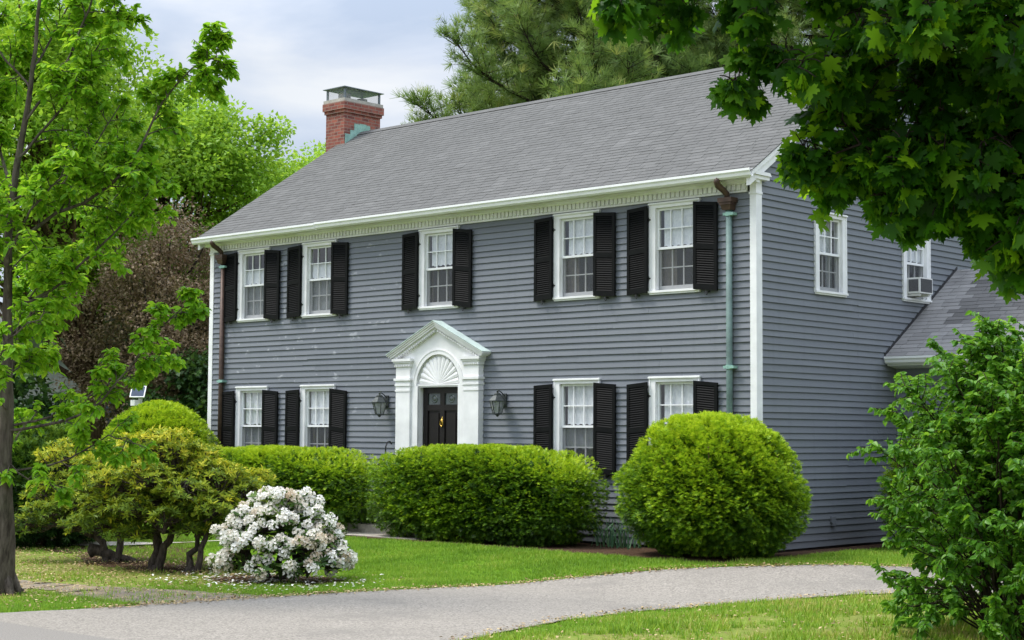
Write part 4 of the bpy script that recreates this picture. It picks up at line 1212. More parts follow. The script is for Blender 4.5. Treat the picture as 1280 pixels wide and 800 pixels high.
limbs = [
    ([(-3.64, -10.26, 3.38), (-3.16, -9.86, 3.7), (-2.64, -9.44, 4.36), (-2.23, -9.11, 4.95)], 0.04),
    ([(-3.60, -10.29, 4.1), (-3.19, -9.97, 4.5), (-2.76, -9.59, 4.79), (-2.47, -9.36, 5.17), (-2.12, -9.11, 5.93), (-1.86, -8.9, 6.27), (-1.68, -8.74, 6.40)], 0.045),
    ([(-3.70, -10.2, 1.95), (-3.05, -9.61, 2.13), (-2.68, -9.31, 2.61), (-2.31, -9.02, 3.18), (-2.0, -8.77, 3.52)], 0.035),
    ([(-3.78, -10.16, 1.45), (-3.21, -9.71, 1.61), (-2.78, -9.34, 1.9), (-2.6, -9.15, 1.8)], 0.025),
    ([(-3.50, -10.29, 5.16), (-3.07, -9.97, 5.74), (-2.8, -9.78, 6.31), (-2.5, -9.55, 6.95)], 0.035),
    ([(-3.53, -10.29, 4.69), (-2.99, -9.83, 5.03), (-2.54, -9.49, 5.83)], 0.03),
    ([(-3.40, -10.25, 5.6), (-3.0, -9.9, 6.4), (-2.75, -9.7, 7.3), (-2.6, -9.6, 8.1)], 0.035),
    ([(-3.66, -10.24, 3.0), (-3.9, -9.6, 3.6), (-3.8, -9.0, 4.5), (-3.6, -8.6, 5.2)], 0.04),
    ([(-3.66, -10.24, 3.3), (-4.2, -10.6, 3.9), (-4.9, -11.0, 4.7), (-5.3, -11.2, 5.6)], 0.045),
    ([(-3.68, -10.2, 2.5), (-4.2, -9.8, 2.9), (-4.8, -9.4, 3.5), (-5.2, -9.1, 4.2)], 0.04),
    ([(-3.60, -10.28, 4.3), (-3.5, -11.0, 4.8), (-3.2, -11.7, 5.6)], 0.035),
    ([(-3.55, -10.29, 4.8), (-4.2, -10.2, 5.7), (-4.6, -10.1, 6.8), (-4.8, -10.0, 7.8)], 0.04),
    ([(-3.68, -10.2, 2.2), (-3.4, -10.6, 2.5), (-2.95, -10.6, 3.0), (-2.6, -10.4, 3.3)], 0.03),
    ([(-3.72, -10.2, 2.0), (-3.5, -9.5, 2.2), (-3.1, -8.9, 2.7), (-2.85, -8.5, 2.9)], 0.03),
    ([(-3.64, -10.26, 3.5), (-3.25, -10.45, 4.1), (-2.8, -10.3, 4.7), (-2.5, -10.1, 5.0)], 0.035),
    ([(-3.3, -10.22, 6.2), (-3.6, -9.7, 6.9), (-3.6, -9.3, 7.8)], 0.03),
    ([(-3.3, -10.22, 6.0), (-3.8, -10.6, 6.8), (-4.0, -10.9, 7.8)], 0.03),
    ([(-3.78, -10.15, 1.5), (-4.1, -9.8, 1.9), (-4.5, -9.4, 2.1)], 0.025),
    ([(-3.76, -10.16, 1.6), (-3.45, -10.0, 1.35), (-3.2, -9.72, 1.30)], 0.02),
]
for L, r in limbs:
    Q = curve(L, 12, 0.012)
    r = r * 0.55
    m.tube(Q, np.linspace(r, 0.006, 12), 7, cap=False)
    low = L[-1][2] < 3.6
    ln = float(np.linalg.norm(np.diff(Q, axis=0), axis=1).sum())
    sub(m, Q, r, 0.008, 0.44 if low else 0.56, max(4, int(ln * (5.4 if low else 6.8))), 0.9, 0.10, tw, 1, 0.12, 0.2)
m.build('trunk', 'bark_grey', t, smooth=True)
P, A, Nn = leaf_twigs(tw, 12, 0.55)
keep = rng.random(len(P)) < min(1.0, 36000 / len(P)); P, A, Nn = P[keep], A[keep], Nn[keep]
m = MB(); m.cloud(OV_V, OV_F, P, frames(A, Nn), 0.098 * rng.uniform(0.6, 1.35, len(P)), np.clip(rng.normal(0.62, 0.2, len(P)), 0, 1))
m.build('crown', 'elm_leaf', t)
print('street tree leaves', len(P), 'twigs', len(tw))

# ---------------------------------------------------------------- big maple hanging in from the right
t = thing('maple_tree', 'large dark maple whose lobed leaves hang in front of the gable', 'tree', (11.0, -7.6, 0))
m = MB(); tw = []
TR = curve([(11.0, -7.6, -0.1), (10.95, -7.62, 1.2), (10.9, -7.7, 2.6), (10.8, -7.8, 4.2), (10.7, -7.9, 6.2), (10.7, -7.9, 8.8)], 16, 0.02)
m.tube(TR, np.interp(np.linspace(0, 1, 16), [0, 0.08, 0.5, 1], [0.42, 0.30, 0.24, 0.06]), 14)
ml = [
    ([(10.85, -7.75, 3.8), (9.8, -8.6, 4.7), (8.7, -9.6, 5.25), (7.6, -10.5, 5.32), (6.62, -11.28, 5.22)], 0.05, 1),
    ([(10.85, -7.75, 3.5), (9.9, -8.4, 4.2), (8.9, -9.3, 4.72), (8.0, -10.1, 4.72), (7.2, -10.72, 4.55)], 0.05, 1),
    ([(10.85, -7.75, 3.2), (10.0, -8.3, 3.8), (9.1, -9.1, 4.25), (8.35, -9.75, 4.12), (7.68, -10.2, 4.00)], 0.08, 1),
    ([(10.85, -7.75, 3.0), (9.9, -8.4, 3.5), (9.2, -9.0, 4.0), (8.6, -9.5, 3.95), (8.2, -9.85, 3.86)], 0.06, 1),
    ([(10.85, -7.75, 3.3), (10.0, -8.0, 3.9), (9.3, -8.5, 4.15), (8.95, -8.95, 4.0), (8.65, -9.3, 3.80)], 0.06, 1),
    ([(10.8, -7.8, 4.2), (9.7, -8.3, 5.2), (8.6, -9.1, 5.9), (7.6, -9.9, 6.1), (6.9, -10.5, 6.0)], 0.09, 1),
    ([(10.8, -7.8, 4.6), (10.0, -9.0, 5.6), (9.0, -10.2, 6.1), (8.0, -11.3, 6.2)], 0.09, 1),
    ([(10.8, -7.8, 4.8), (9.6, -7.6, 5.8), (8.5, -8.0, 6.6), (7.5, -8.6, 7.1)], 0.09, 1),
    ([(10.7, -7.9, 5.6), (10.0, -8.9, 6.8), (9.0, -9.8, 7.6)], 0.08, 1),
    ([(10.8, -7.8, 4.3), (11.8, -8.8, 5.2), (12.6, -9.8, 5.6)], 0.08, 1),
    ([(10.8, -7.8, 4.7), (11.8, -6.8, 5.7), (12.9, -6.0, 6.4)], 0.08, 1),
    ([(10.7, -7.9, 6.0), (10.9, -7.0, 7.4), (11.0, -6.2, 8.6)], 0.07, 1),
    ([(10.8, -7.8, 4.0), (9.9, -8.6, 4.5), (9.1, -9.1, 4.35), (8.3, -9.7, 4.15), (7.60, -10.24, 3.92)], 0.06, 1),
    ([(10.85, -7.75, 3.4), (10.0, -8.2, 4.1), (9.3, -8.9, 4.0), (8.7, -9.4, 3.80), (8.25, -9.8, 3.66)], 0.06, 1),
    ([(10.85, -7.75, 3.2), (10.1, -8.0, 3.9), (9.5, -8.5, 3.8), (9.0, -8.95, 3.6), (8.65, -9.25, 3.45)], 0.06, 1),
    ([(10.7, -7.9, 5.4), (9.8, -8.7, 6.4), (8.8, -9.8, 6.9), (7.7, -11.0, 6.8), (6.9, -11.9, 6.5)], 0.10, 1),  # unseen high limbs from here on, added to block sun from the hanging leaves
    ([(10.7, -7.9, 5.8), (9.6, -8.4, 7.2), (8.4, -9.2, 7.9), (7.3, -10.2, 8.0)], 0.10, 1),
    ([(10.8, -7.8, 4.9), (10.2, -9.2, 6.0), (9.6, -10.6, 6.5), (8.9, -12.0, 6.4)], 0.10, 1),
    ([(10.7, -7.9, 6.2), (9.9, -9.2, 7.6), (9.1, -10.6, 8.2), (8.3, -11.8, 8.0)], 0.09, 1),
    ([(10.8, -7.8, 4.7), (9.7, -8.9, 5.7), (8.7, -10.0, 6.2), (7.8, -11.2, 6.3), (7.0, -12.2, 6.1)], 0.09, 1),
    ([(10.85, -7.75, 3.6), (9.8, -8.2, 4.4), (9.0, -8.9, 4.8), (8.2, -9.5, 4.85), (7.5, -10.0, 4.6)], 0.07, 1),
    ([(10.85, -7.75, 4.0), (9.9, -8.9, 4.6), (9.1, -9.9, 4.9), (8.5, -10.7, 4.95)], 0.07, 1),
]
for L, r, lv in ml:
    Q = curve(L, 14, 0.02)
    r = r * 0.75
    m.tube(Q, np.linspace(r, 0.008, 14), 7, cap=False)
    sub(m, Q, r, 0.009, 0.66, 24, 0.95, 0.16, tw, 1, 0.20, 0.02)
m.build('trunk', 'bark_dark', t, smooth=True)
P, A, Nn = leaf_twigs(tw, 5, 0.75)
keep = rng.random(len(P)) < min(1.0, 42000 / len(P)); P, A, Nn = P[keep], A[keep], Nn[keep]
# each leaf hangs on its stalk
A = unit(A + np.array([0, 0, -0.35])); P2 = P + A * 0.05 + np.array([0, 0, -0.02])
m = MB(); m.cloud(MP_V, MP_F, P2, frames(A, unit(Nn + A * 0.3 + rng.normal(size=Nn.shape) * 0.45)), 0.128 * rng.uniform(0.45, 1.3, len(P)), np.clip(rng.normal(0.5, 0.2, len(P)), 0, 1))
m.build('crown', 'maple_leaf', t, smooth=True)
print('maple leaves', len(P))

# ---------------------------------------------------------------- distant broadleaf trees
def far_tree(name, label, cat, base, crown_c, rad3, mat, n_leaf, leaf, n_cl, bark='bark_brown', trunk_r=0.28, group=None, cl_r=0.9, seed=1, low=-0.75):
    r_ = np.random.default_rng(seed)
    t = thing(name, label, cat, (base[0], base[1], 0), group)
    m = MB()
    C = np.array(crown_c, float); R = np.array(rad3, float)
    d = unit(r_.normal(size=(n_cl, 3))); d[:, 2] = np.where(d[:, 2] < low, -d[:, 2] * 0.6, d[:, 2])
    rr = r_.uniform(0.35, 1.0, n_cl) ** 0.6
    cl = C + d * R * rr[:, None] * (1 + 0.16 * bump_field(d * 3, 1.3, seed))[:, None]
    top = np.array([C[0], C[1], C[2] + R[2] * 0.55])
    B = np.array([base[0], base[1], -0.1]); TQ = curve([B, B * 0.65 + top * 0.35 + r_.normal(size=3) * 0.15, B * 0.3 + top * 0.7, top], 12)
    m.tube(TQ, np.linspace(trunk_r, 0.04, 12), 9)
    for i in range(0, n_cl, 2):
        k = 3 + int(r_.integers(0, 7)); p = TQ[k]
        if cl[i][2] < p[2] - 0.8: p = TQ[max(2, k - 3)]
        mid = (p + cl[i]) / 2 + np.array([0, 0, -0.1 * R[2]]) * r_.random() + r_.normal(size=3) * 0.2
        m.tube(curve([p, mid, cl[i]], 6), np.linspace(trunk_r * 0.32, 0.012, 6), 5, cap=False)
    m.build('trunk', bark, t, smooth=True)
    per = n_leaf // n_cl
    tone0 = r_.normal(0.5, 0.11, n_cl)
    sz = cl_r * r_.uniform(0.55, 1.25, n_cl)
    g = unit(r_.normal(size=(n_cl, per, 3))) * (r_.random((n_cl, per, 1)) ** 0.45)
    g[..., 2] *= 0.62
    P = cl[:, None, :] + g * sz[:, None, None]
    P = P.reshape(-1, 3); tn = np.repeat(tone0, per) + r_.normal(0, 0.14, len(P))
    A = unit(g.reshape(-1, 3) + r_.normal(size=(len(P), 3)) * 0.6 + np.array([0, 0, -0.25])); Nn = unit(r_.normal(size=(len(P), 3)) * 0.5 + np.array([0, 0, 1.0]))
    m = MB(); m.cloud(QD_V, QD_F, P, frames(A, Nn), leaf * r_.uniform(0.6, 1.3, len(P)), np.clip(tn, 0, 1))
    m.build('crown', mat, t)
    return t
G_ = 'trees behind the house'
far_tree('maple_tree', 'bright green spring maple rising behind the copper-brown tree and the chimney end of the house', 'tree', (-27.8, 9.4), (-27.5, 8.7, 8.4), (3.6, 3.4, 4.5), 'spring_leaf', 78000, 0.15, 220, group=G_, cl_r=1.05, seed=21)
far_tree('maple_tree', 'tall bright green tree directly behind the slender roadside tree, above the neighbouring house', 'tree', (-23.7, 4.4), (-25.6, 2.6, 9.3), (3.5, 3.6, 5.2), 'spring_leaf', 70000, 0.155, 210, trunk_r=0.34, group=G_, cl_r=1.05, seed=22)
far_tree('oak_tree', 'small rounded bright tree showing between the roof slope and the chimney', 'tree', (-34.2, 19.4), (-33.0, 19.4, 8.9), (4.2, 3.2, 4.0), 'spring_leaf', 40000, 0.20, 160, group=G_, cl_r=1.15, seed=23)
far_tree('copper_beech', 'copper-brown shrubby tree with purplish leaves beside the brown downspout', 'tree', (-21.9, 4.7), (-21.8, 4.8, 4.3), (2.5, 2.3, 3.1), 'copper_leaf', 60000, 0.085, 170, 'bark_dark', 0.16, cl_r=0.75, seed=24, low=-0.95)
far_tree('evergreen_shrub', 'dark green evergreen shrub under the copper-brown tree, against the house corner', 'shrub', (-19.6, 4.6), (-19.8, 4.4, 2.1), (1.5, 1.4, 1.7), 'deep_green_leaf', 9000, 0.16, 60, 'bark_dark', 0.1, cl_r=0.6, seed=25, low=-0.95)
far_tree('evergreen_shrub', 'broad dark shrub under the tall bright tree, behind the roadside trunk', 'shrub', (-24.5, 0.6), (-24.5, 0.6, 2.0), (3.2, 2.0, 2.2), 'deep_green_leaf', 12000, 0.2, 80, 'bark_dark', 0.12, cl_r=0.8, seed=26, low=-0.95)
far_tree('oak_tree', 'leafy tree behind the side wing, glimpsed through the hanging maple leaves', 'tree', (2.5, 24.0), (2.0, 24.0, 9.5), (5.2, 4.5, 4.8), 'spring_leaf', 20000, 0.28, 110, group=G_, cl_r=1.2, seed=27)
far_tree('oak_tree', 'broad dark green tree beyond the outer end of the side wing', 'tree', (15.0, 17.0), (14.5, 17.0, 6.5), (4.8, 4.0, 4.4), 'deep_green_leaf', 18000, 0.28, 100, group=G_, cl_r=1.2, seed=28)
far_tree('oak_tree', 'dense wide tree standing out beyond the neighbouring house', 'tree', (-36.0, -2.5), (-36.0, -2.5, 7.0), (6.0, 5.0, 5.5), 'spring_leaf', 20000, 0.32, 110, group=G_, cl_r=1.4, seed=29)

# ---------------------------------------------------------------- white pine behind the roof
def pine(label, base, H, seed, side=1.0, n_br=62, zlo=5.0):
    r_ = np.random.default_rng(seed)
    t = thing('pine_tree', label, 'tree', (base[0], base[1], 0), 'pines behind the roof')
    m = MB(); B = np.array([base[0], base[1], -0.1]); top = B + np.array([0.3, 0.2, H])
    TQ = curve([B, B + np.array([0.15, 0, H * 0.4]), B + np.array([-0.1, 0.2, H * 0.75]), top], 14); m.tube(TQ, np.linspace(0.34, 0.04, 14), 9)
    PP = []; AA = []; TT = []
    for i in range(n_br):
        f = i / n_br; z = zlo + (H - zlo) * f; k = z / H * 13; k0 = min(int(k), 12)
        p = TQ[k0] * (1 - (k - k0)) + TQ[k0 + 1] * (k - k0)
        an = i * 2.4 + r_.normal() * 0.3; L = side * (4.6 * (1 - f) ** 0.6 + 0.8) * r_.uniform(0.75, 1.15)
        d = np.array([cos(an), sin(an), 0.0])
        Q = curve([p, p + d * L * 0.4 + [0, 0, 0.06 * L], p + d * L * 0.8 + [0, 0, 0.2 * L], p + d * L + [0, 0, 0.38 * L]], 9)
        m.tube(Q, np.linspace(0.075, 0.015, 9), 5, cap=False)
        for s in range(int(17 + L * 7)):
            g = 0.25 + 0.75 * (s + r_.random()) / (17 + L * 7); kk = g * 8; k1 = min(int(kk), 7)
            q = Q[k1] * (1 - kk + k1) + Q[k1 + 1] * (kk - k1)
            dd = unit(unit(Q[k1 + 1] - Q[k1]) * 0.6 + r_.normal(size=3) * [0.8, 0.8, 0.3] + [0, 0, 0.28]); l = r_.uniform(0.5, 1.1) * (0.6 + 0.2 * L * (1 - g) + 0.2)
            e = q + dd * l; m.tube([q, (q + e) / 2 + [0, 0, -0.03], e], [0.014, 0.010, 0.005], 4, cap=False)
            for u in np.linspace(0.3, 1.0, max(3, int(l * 7))):
                PP.append(q + dd * l * u + r_.normal(size=3) * 0.04); AA.append(unit(dd * 0.7 + r_.normal(size=3) * 0.45 + [0, 0, 0.35])); TT.append(0.42 + 0.2 * (u > 0.95) + r_.normal() * 0.12)
    m.build('trunk', 'bark_dark', t, smooth=True)
    P, A, T = np.array(PP), np.array(AA), np.array(TT)
    m = MB(); m.cloud(TF_V, TF_F, P, frames(A, rdir(len(P))), 0.31 * r_.uniform(0.7, 1.3, len(P)), T, (TF_V[:, 1]) * 0.12)
    tips = rng.random(len(P)) < 0.10
    m.cloud([(-0.05, 0, 0), (0.05, 0, 0), (0.03, 1, 0.03), (-0.03, 1, 0.03)], [(0, 1, 2, 3)], P[tips], frames(unit(A[tips] * 0.4 + [0, 0, 1.0]), rdir(tips.sum())), 0.22, np.full(tips.sum(), 0.97))
    m.build('crown', 'pine_needle', t)
    print('pine tufts', len(P))
pine('large soft-needled pine rising behind the middle of the roof ridge', (-19.2, 18.9), 19.0, 31, 1.06, 165)
pine('second pine standing behind the roof ridge nearest the gable, partly behind maple leaves', (-13.6, 24.5), 18.5, 33, 1.2, 130)

# ---------------------------------------------------------------- lilac-like shrub, right foreground
t = thing('lilac_shrub', 'tall leafy many-stemmed shrub on the near verge in front of the side wing', 'shrub', (6.5, -5.3, 0))
m = MB(); tw = []
bc = np.array([6.75, -5.05, 0.0])
for i in range(125):
    a = rng.uniform(0, 2 * pi); r0 = rng.uniform(0.05, 0.55)
    b = bc + [r0 * cos(a), r0 * sin(a), -0.03]
    rr = rng.uniform(0.15, 1.0) ** 0.8
    hgt = (3.05 - 0.95 * rr ** 2.0) * rng.uniform(0.78, 1.04)
    e = bc + [1.42 * rr * cos(a + rng.normal() * 0.35), 1.42 * rr * sin(a + rng.normal() * 0.35), hgt]
    Q = curve([b, b * 0.68 + e * 0.32 + [0, 0, 0.22 * hgt], b * 0.3 + e * 0.7 + [0, 0, 0.14 * hgt], e], 10, 0.018)
    m.tube(Q, np.linspace(rng.uniform(0.009, 0.019), 0.005, 10), 6, cap=False)
    sub(m, Q, 0.014, 0.005, 0.42, 16, 0.9, 0.12, tw, 0, 0.16, 0.2)
    if i < 110:   # low whips
        e2 = bc + [1.42 * cos(a), 1.42 * sin(a), rng.uniform(0.12, 1.5)]
        Q = curve([b, b * 0.5 + e2 * 0.5 + [0, 0, 0.2], e2], 8, 0.015); m.tube(Q, np.linspace(0.011, 0.004, 8), 5, cap=False)
        sub(m, Q, 0.009, 0.004, 0.3, 6, 0.8, 0.1, tw, 0, 0.45, 0.1)
m.build('stems', 'stem_green', t, smooth=True)
P, A, Nn = leaf_twigs(tw, 22, 0.40)
keep = rng.random(len(P)) < min(1.0, 64000 / len(P)); P, A, Nn = P[keep], A[keep], Nn[keep]
LV = [(0, 0, 0), (0, 1, -0.08), (-0.30, 0.22, 0.07), (-0.24, 0.62, 0.06), (0.30, 0.22, 0.07), (0.24, 0.62, 0.06)]
m = MB(); m.cloud(LV, OV_F, P, frames(unit(A + np.array([0, 0, -0.2])), unit(Nn + rng.normal(size=Nn.shape) * 0.5)), 0.076 * rng.uniform(0.55, 1.25, len(P)), np.clip(rng.normal(0.5, 0.18, len(P)), 0, 1))
m.build('foliage', 'lilac_leaf', t)
print('lilac', len(P))

# ---------------------------------------------------------------- laurels / old azalea, whorled narrow leaves
def whorls(tips, dirs, k, L):
    P = []; A = []; Nn = []; T = []
    for p, d in zip(tips, dirs):
        d = unit(d); u = unit(np.cross(d, rng.normal(size=3))); w = np.cross(d, u); tt = rng.normal(0.46, 0.17)
        for i in range(k):
            a = i * 2 * pi / k + rng.uniform(-0.3, 0.3); s = u * cos(a) + w * sin(a); el = rng.uniform(0.05, 0.95)
            ax = unit(s + d * el); P.append(p + rng.normal(size=3) * 0.008); A.append(ax); Nn.append(d + s * -0.4); T.append(tt + rng.normal(0, 0.08) + 0.18 * (el > 0.65))
    return np.array(P), np.array(A), np.array(Nn), np.array(T)

def gnarled(name, label, cat, trunks, pads, mat, n_tip, L, bark, k=8, vtx=NR_V, top_bias=0.2):
    t = thing(name, label, cat, (trunks[0][0][0][0], trunks[0][0][0][1], 0))
    m = MB(); ends = []
    for P_, r in trunks:
        Q = curve(P_, 10, 0.02); m.tube(Q, np.linspace(r, r * 0.45, 10), 9)
        m.tube([Q[0] + [0, 0, 0.12], Q[0] + [0, 0, -0.06]], [r * 1.0, r * 1.55], 9)
        ends.append(Q)
    tips = []; dirs = []
    for (c, rad) in pads:
        c = np.array(c, float); rad = np.array(rad, float)
        Q = min(ends, key=lambda q: np.linalg.norm(q[-1] - c)); p = Q[rng.integers(5, 10)]
        mid = (p + c) / 2 + rng.normal(size=3) * 0.10
        B = curve([p, mid, c], 8, 0.015); m.tube(B, np.linspace(0.035, 0.014, 8), 6, cap=False)
        n = int(n_tip * rad[0] * rad[1])
        d = rdir(n); d[:, 2] = np.abs(d[:, 2]) * np.where(rng.random(n) < 0.8, 1, -0.6)
        e = c + d * rad * rng.uniform(0.55, 1.0, (n, 1))
        for i in range(n):
            tips.append(e[i]); dirs.append(unit(d[i] * 0.7 + [0, 0, 0.7] + rng.normal(size=3) * 0.25))
            if i % 2 == 0:
                s = B[rng.integers(4, 8)]; m.tube(curve([s, (s + e[i]) / 2 + [0, 0, -0.04], e[i]], 5), np.linspace(0.010, 0.004, 5), 4, cap=False)
    m.build('stems', bark, t, smooth=True)
    P, A, Nn, T = whorls(tips, dirs, k, L)
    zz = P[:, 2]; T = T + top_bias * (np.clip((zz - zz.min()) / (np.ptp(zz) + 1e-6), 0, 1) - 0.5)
    m = MB(); m.cloud(vtx, OV_F, P, frames(A, Nn), L * rng.uniform(0.65, 1.2, len(P)), np.clip(T, 0, 1)); m.build('foliage', mat, t)
    print(name, len(P))
    return t, tips, dirs

pads = []
cl = np.array([-5.55, -6.6, 0.0]); rt = np.array([0.7325, 0.6807, 0]); bk = np.array([-0.68, 0.73, 0])
for (u, v, z, r) in [(-0.9, 0.1, 1.75, 0.42), (-0.45, 0.3, 1.95, 0.5), (0.0, 0.0, 2.02, 0.52), (0.4, 0.2, 1.85, 0.46), (0.75, -0.1, 1.55, 0.42), (1.1, 0.0, 1.25, 0.42), (-1.1, 0.4, 1.35, 0.4), (-0.7, -0.3, 1.45, 0.42),
                     (-0.15, -0.45, 1.5, 0.45), (0.35, -0.5, 1.3, 0.42), (0.8, -0.45, 1.05, 0.4), (1.35, 0.1, 0.95, 0.36), (0.1, 0.5, 1.6, 0.5), (-0.5, 0.7, 1.6, 0.5), (0.7, 0.5, 1.4, 0.45), (-0.35, -0.55, 1.05, 0.33), (0.15, -0.65, 0.9, 0.30), (1.0, -0.3, 0.75, 0.33), (0.5, 0.0, 1.6, 0.4), (-0.2, 0.2, 1.7, 0.4), (1.2, 0.35, 1.45, 0.36), (-0.8, -0.2, 1.05, 0.38), (-0.55, 0.1, 0.8, 0.34), (0.3, 0.1, 1.0, 0.38), (0.75, -0.2, 0.75, 0.3), (-0.1, 0.3, 1.15, 0.4), (1.45, 0.0, 0.7, 0.3), (1.1, -0.1, 0.5, 0.26), (0.45, -0.35, 0.7, 0.28), (-1.0, 0.0, 0.75, 0.34), (-0.35, -0.3, 0.62, 0.26), (0.05, 0.35, 0.75, 0.34), (0.85, 0.3, 0.6, 0.28), (-0.75, 0.45, 0.6, 0.3), (0.3, 0.6, 1.0, 0.4)]:
    pads.append((cl + rt * u + bk * v + [0, 0, z], (r, r, r * 0.62)))
pads = [(np.array([c_[0], c_[1], c_[2] * 0.84]), r_) for c_, r_ in pads]
gnarled('laurel_shrub', 'gnarled yellow-green laurel on two crooked trunks, next to the white-flowering shrub', 'shrub',
        [([(-5.75, -6.62, -0.05), (-5.72, -6.6, 0.3), (-5.9, -6.5, 0.6), (-6.05, -6.3, 0.95), (-6.2, -6.2, 1.25)], 0.085),
         ([(-5.62, -6.66, -0.05), (-5.5, -6.6, 0.35), (-5.42, -6.5, 0.7), (-5.2, -6.4, 1.05)], 0.07),
         ([(-5.02, -6.55, -0.05), (-5.05, -6.5, 0.25), (-4.95, -6.4, 0.6), (-4.75, -6.25, 0.9)], 0.06),
         ([(-4.95, -6.5, -0.05), (-4.85, -6.45, 0.3), (-4.95, -6.2, 0.8), (-5.0, -6.1, 1.1)], 0.05)],
        pads, 'laurel_leaf', 560, 0.092, 'bark_laurel', 10, top_bias=0.5)
pads = []
cl = np.array([-7.55, -6.55, 0.0])
for (u, v, z, r) in [(-0.95, 0.0, 0.62, 0.34), (-0.6, -0.1, 0.85, 0.38), (-0.2, 0.0, 1.05, 0.42), (0.15, -0.2, 0.85, 0.36), (-0.4, 0.3, 1.3, 0.42), (0.3, 0.2, 1.25, 0.40), (0.55, 0.0, 0.95, 0.34), (-0.1, -0.3, 0.62, 0.3), (-0.75, 0.3, 1.15, 0.36), (0.0, 0.35, 1.65, 0.42), (-0.5, 0.4, 1.8, 0.45), (0.45, 0.45, 1.8, 0.4)]:
    pads.append((cl + rt * u + bk * v + [0, 0, z], (r, r, r * 0.62)))
pads = [(np.array([c_[0], c_[1], c_[2] * 0.86]), r_) for c_, r_ in pads]
gnarled('laurel_shrub', 'low sprawling olive-green laurel beside the ridged tree trunk, sprays near the ground', 'shrub',
        [([(-7.35, -6.35, -0.05), (-7.4, -6.35, 0.2), (-7.7, -6.45, 0.45), (-8.1, -6.7, 0.6)], 0.075), ([(-7.2, -6.3, -0.05), (-7.2, -6.2, 0.4), (-7.3, -6.1, 0.9), (-7.45, -6.0, 1.4)], 0.06)],
        pads, 'laurel_leaf', 520, 0.092, 'bark_laurel', 9, top_bias=0.45)
m = MB(); P_ = curve([(-7.62, -6.5, 0.16), (-7.5, -6.42, 0.17), (-7.36, -6.35, 0.12), (-7.15, -6.2, 0.06), (-6.9, -6.05, 0.0)], 12)
m.tube(P_, np.interp(np.linspace(0, 1, 12), [0, 0.1, 0.45, 1], [0.05, 0.10, 0.085, 0.03]) * (1 + 0.1 * rng.normal(size=12)), 10)
tag(m.build('tree_stump', 'bark_laurel', smooth=True), 'short brown fallen stump lying on the leaf litter under the low laurel', 'stump')

# ---------------------------------------------------------------- white rhododendron
cl = np.array([-3.02, -6.55, 0.0]); pads = []; rk_ = 0.89
for (u, v, z, r) in [(0.0, 0.0, 1.02, 0.32), (-0.22, 0.2, 1.0, 0.3), (0.25, 0.2, 0.98, 0.28), (-0.45, -0.05, 0.80, 0.30), (0.42, -0.05, 0.76, 0.30), (-0.05, -0.35, 0.78, 0.30), (-0.68, 0.1, 0.55, 0.26), (0.70, 0.05, 0.52, 0.28), (-0.45, -0.4, 0.52, 0.26), (0.35, -0.45, 0.50, 0.28), (0.0, -0.6, 0.45, 0.26), (0.85, -0.1, 0.30, 0.2), (0.62, -0.4, 0.27, 0.22), (-0.6, -0.3, 0.30, 0.18), (0.3, 0.5, 0.7, 0.3), (-0.35, 0.5, 0.7, 0.3), (0.2, -0.65, 0.2, 0.18), (0.0, 0.1, 0.75, 0.35), (-0.75, -0.1, 0.25, 0.2), (0.45, -0.6, 0.16, 0.2), (-0.15, -0.7, 0.2, 0.2), (0.8, 0.15, 0.2, 0.22)]:
    pads.append((cl + rk_ * (rt * u + bk * v) + [0, 0, z * 0.97], (r, r, r * 0.6)))
t, tips, dirs = gnarled('rhododendron', 'low rounded rhododendron covered in white blossom at the edge of the lawn', 'shrub',
        [([(-2.95, -6.62, -0.05), (-2.98, -6.6, 0.2), (-3.1, -6.5, 0.45), (-3.15, -6.45, 0.7)], 0.05), ([(-2.9, -6.6, -0.05), (-2.8, -6.55, 0.2), (-2.65, -6.45, 0.5)], 0.04), ([(-3.05, -6.6, -0.05), (-3.3, -6.75, 0.2), (-3.45, -6.9, 0.4)], 0.035)],
        pads, 'rhododendron_leaf', 330, 0.125, 'bark_dark', 8, [(0, 0, 0), (0, 1, -0.1), (-0.16, 0.35, 0.03), (-0.15, 0.72, 0.02), (0.16, 0.35, 0.03), (0.15, 0.72, 0.02)])
tips = np.array(tips); dirs = unit(np.array(dirs))
order = rng.permutation(len(tips)); chosen = []
cen = cl + [0, 0, 0.25]
for i in order:
    if ((tips[i] - cen) / [0.98, 0.98, 1.02] @ ((tips[i] - cen) / [0.98, 0.98, 1.02])) < 0.40: continue
    if bump_field(tips[i:i + 1], 9.0, 91)[0] < -0.85 or rng.random() < 0.06: continue
    if all(np.linalg.norm(tips[i] - tips[j]) > 0.060 for j in chosen): chosen.append(i)
PET = [(0, 0, 0), (-0.32, 0.55, 0.10), (-0.22, 0.92, 0.06), (0, 1.0, 0.0), (0.22, 0.92, 0.06), (0.32, 0.55, 0.10)]
P = []; A = []; Nn = []; T = []
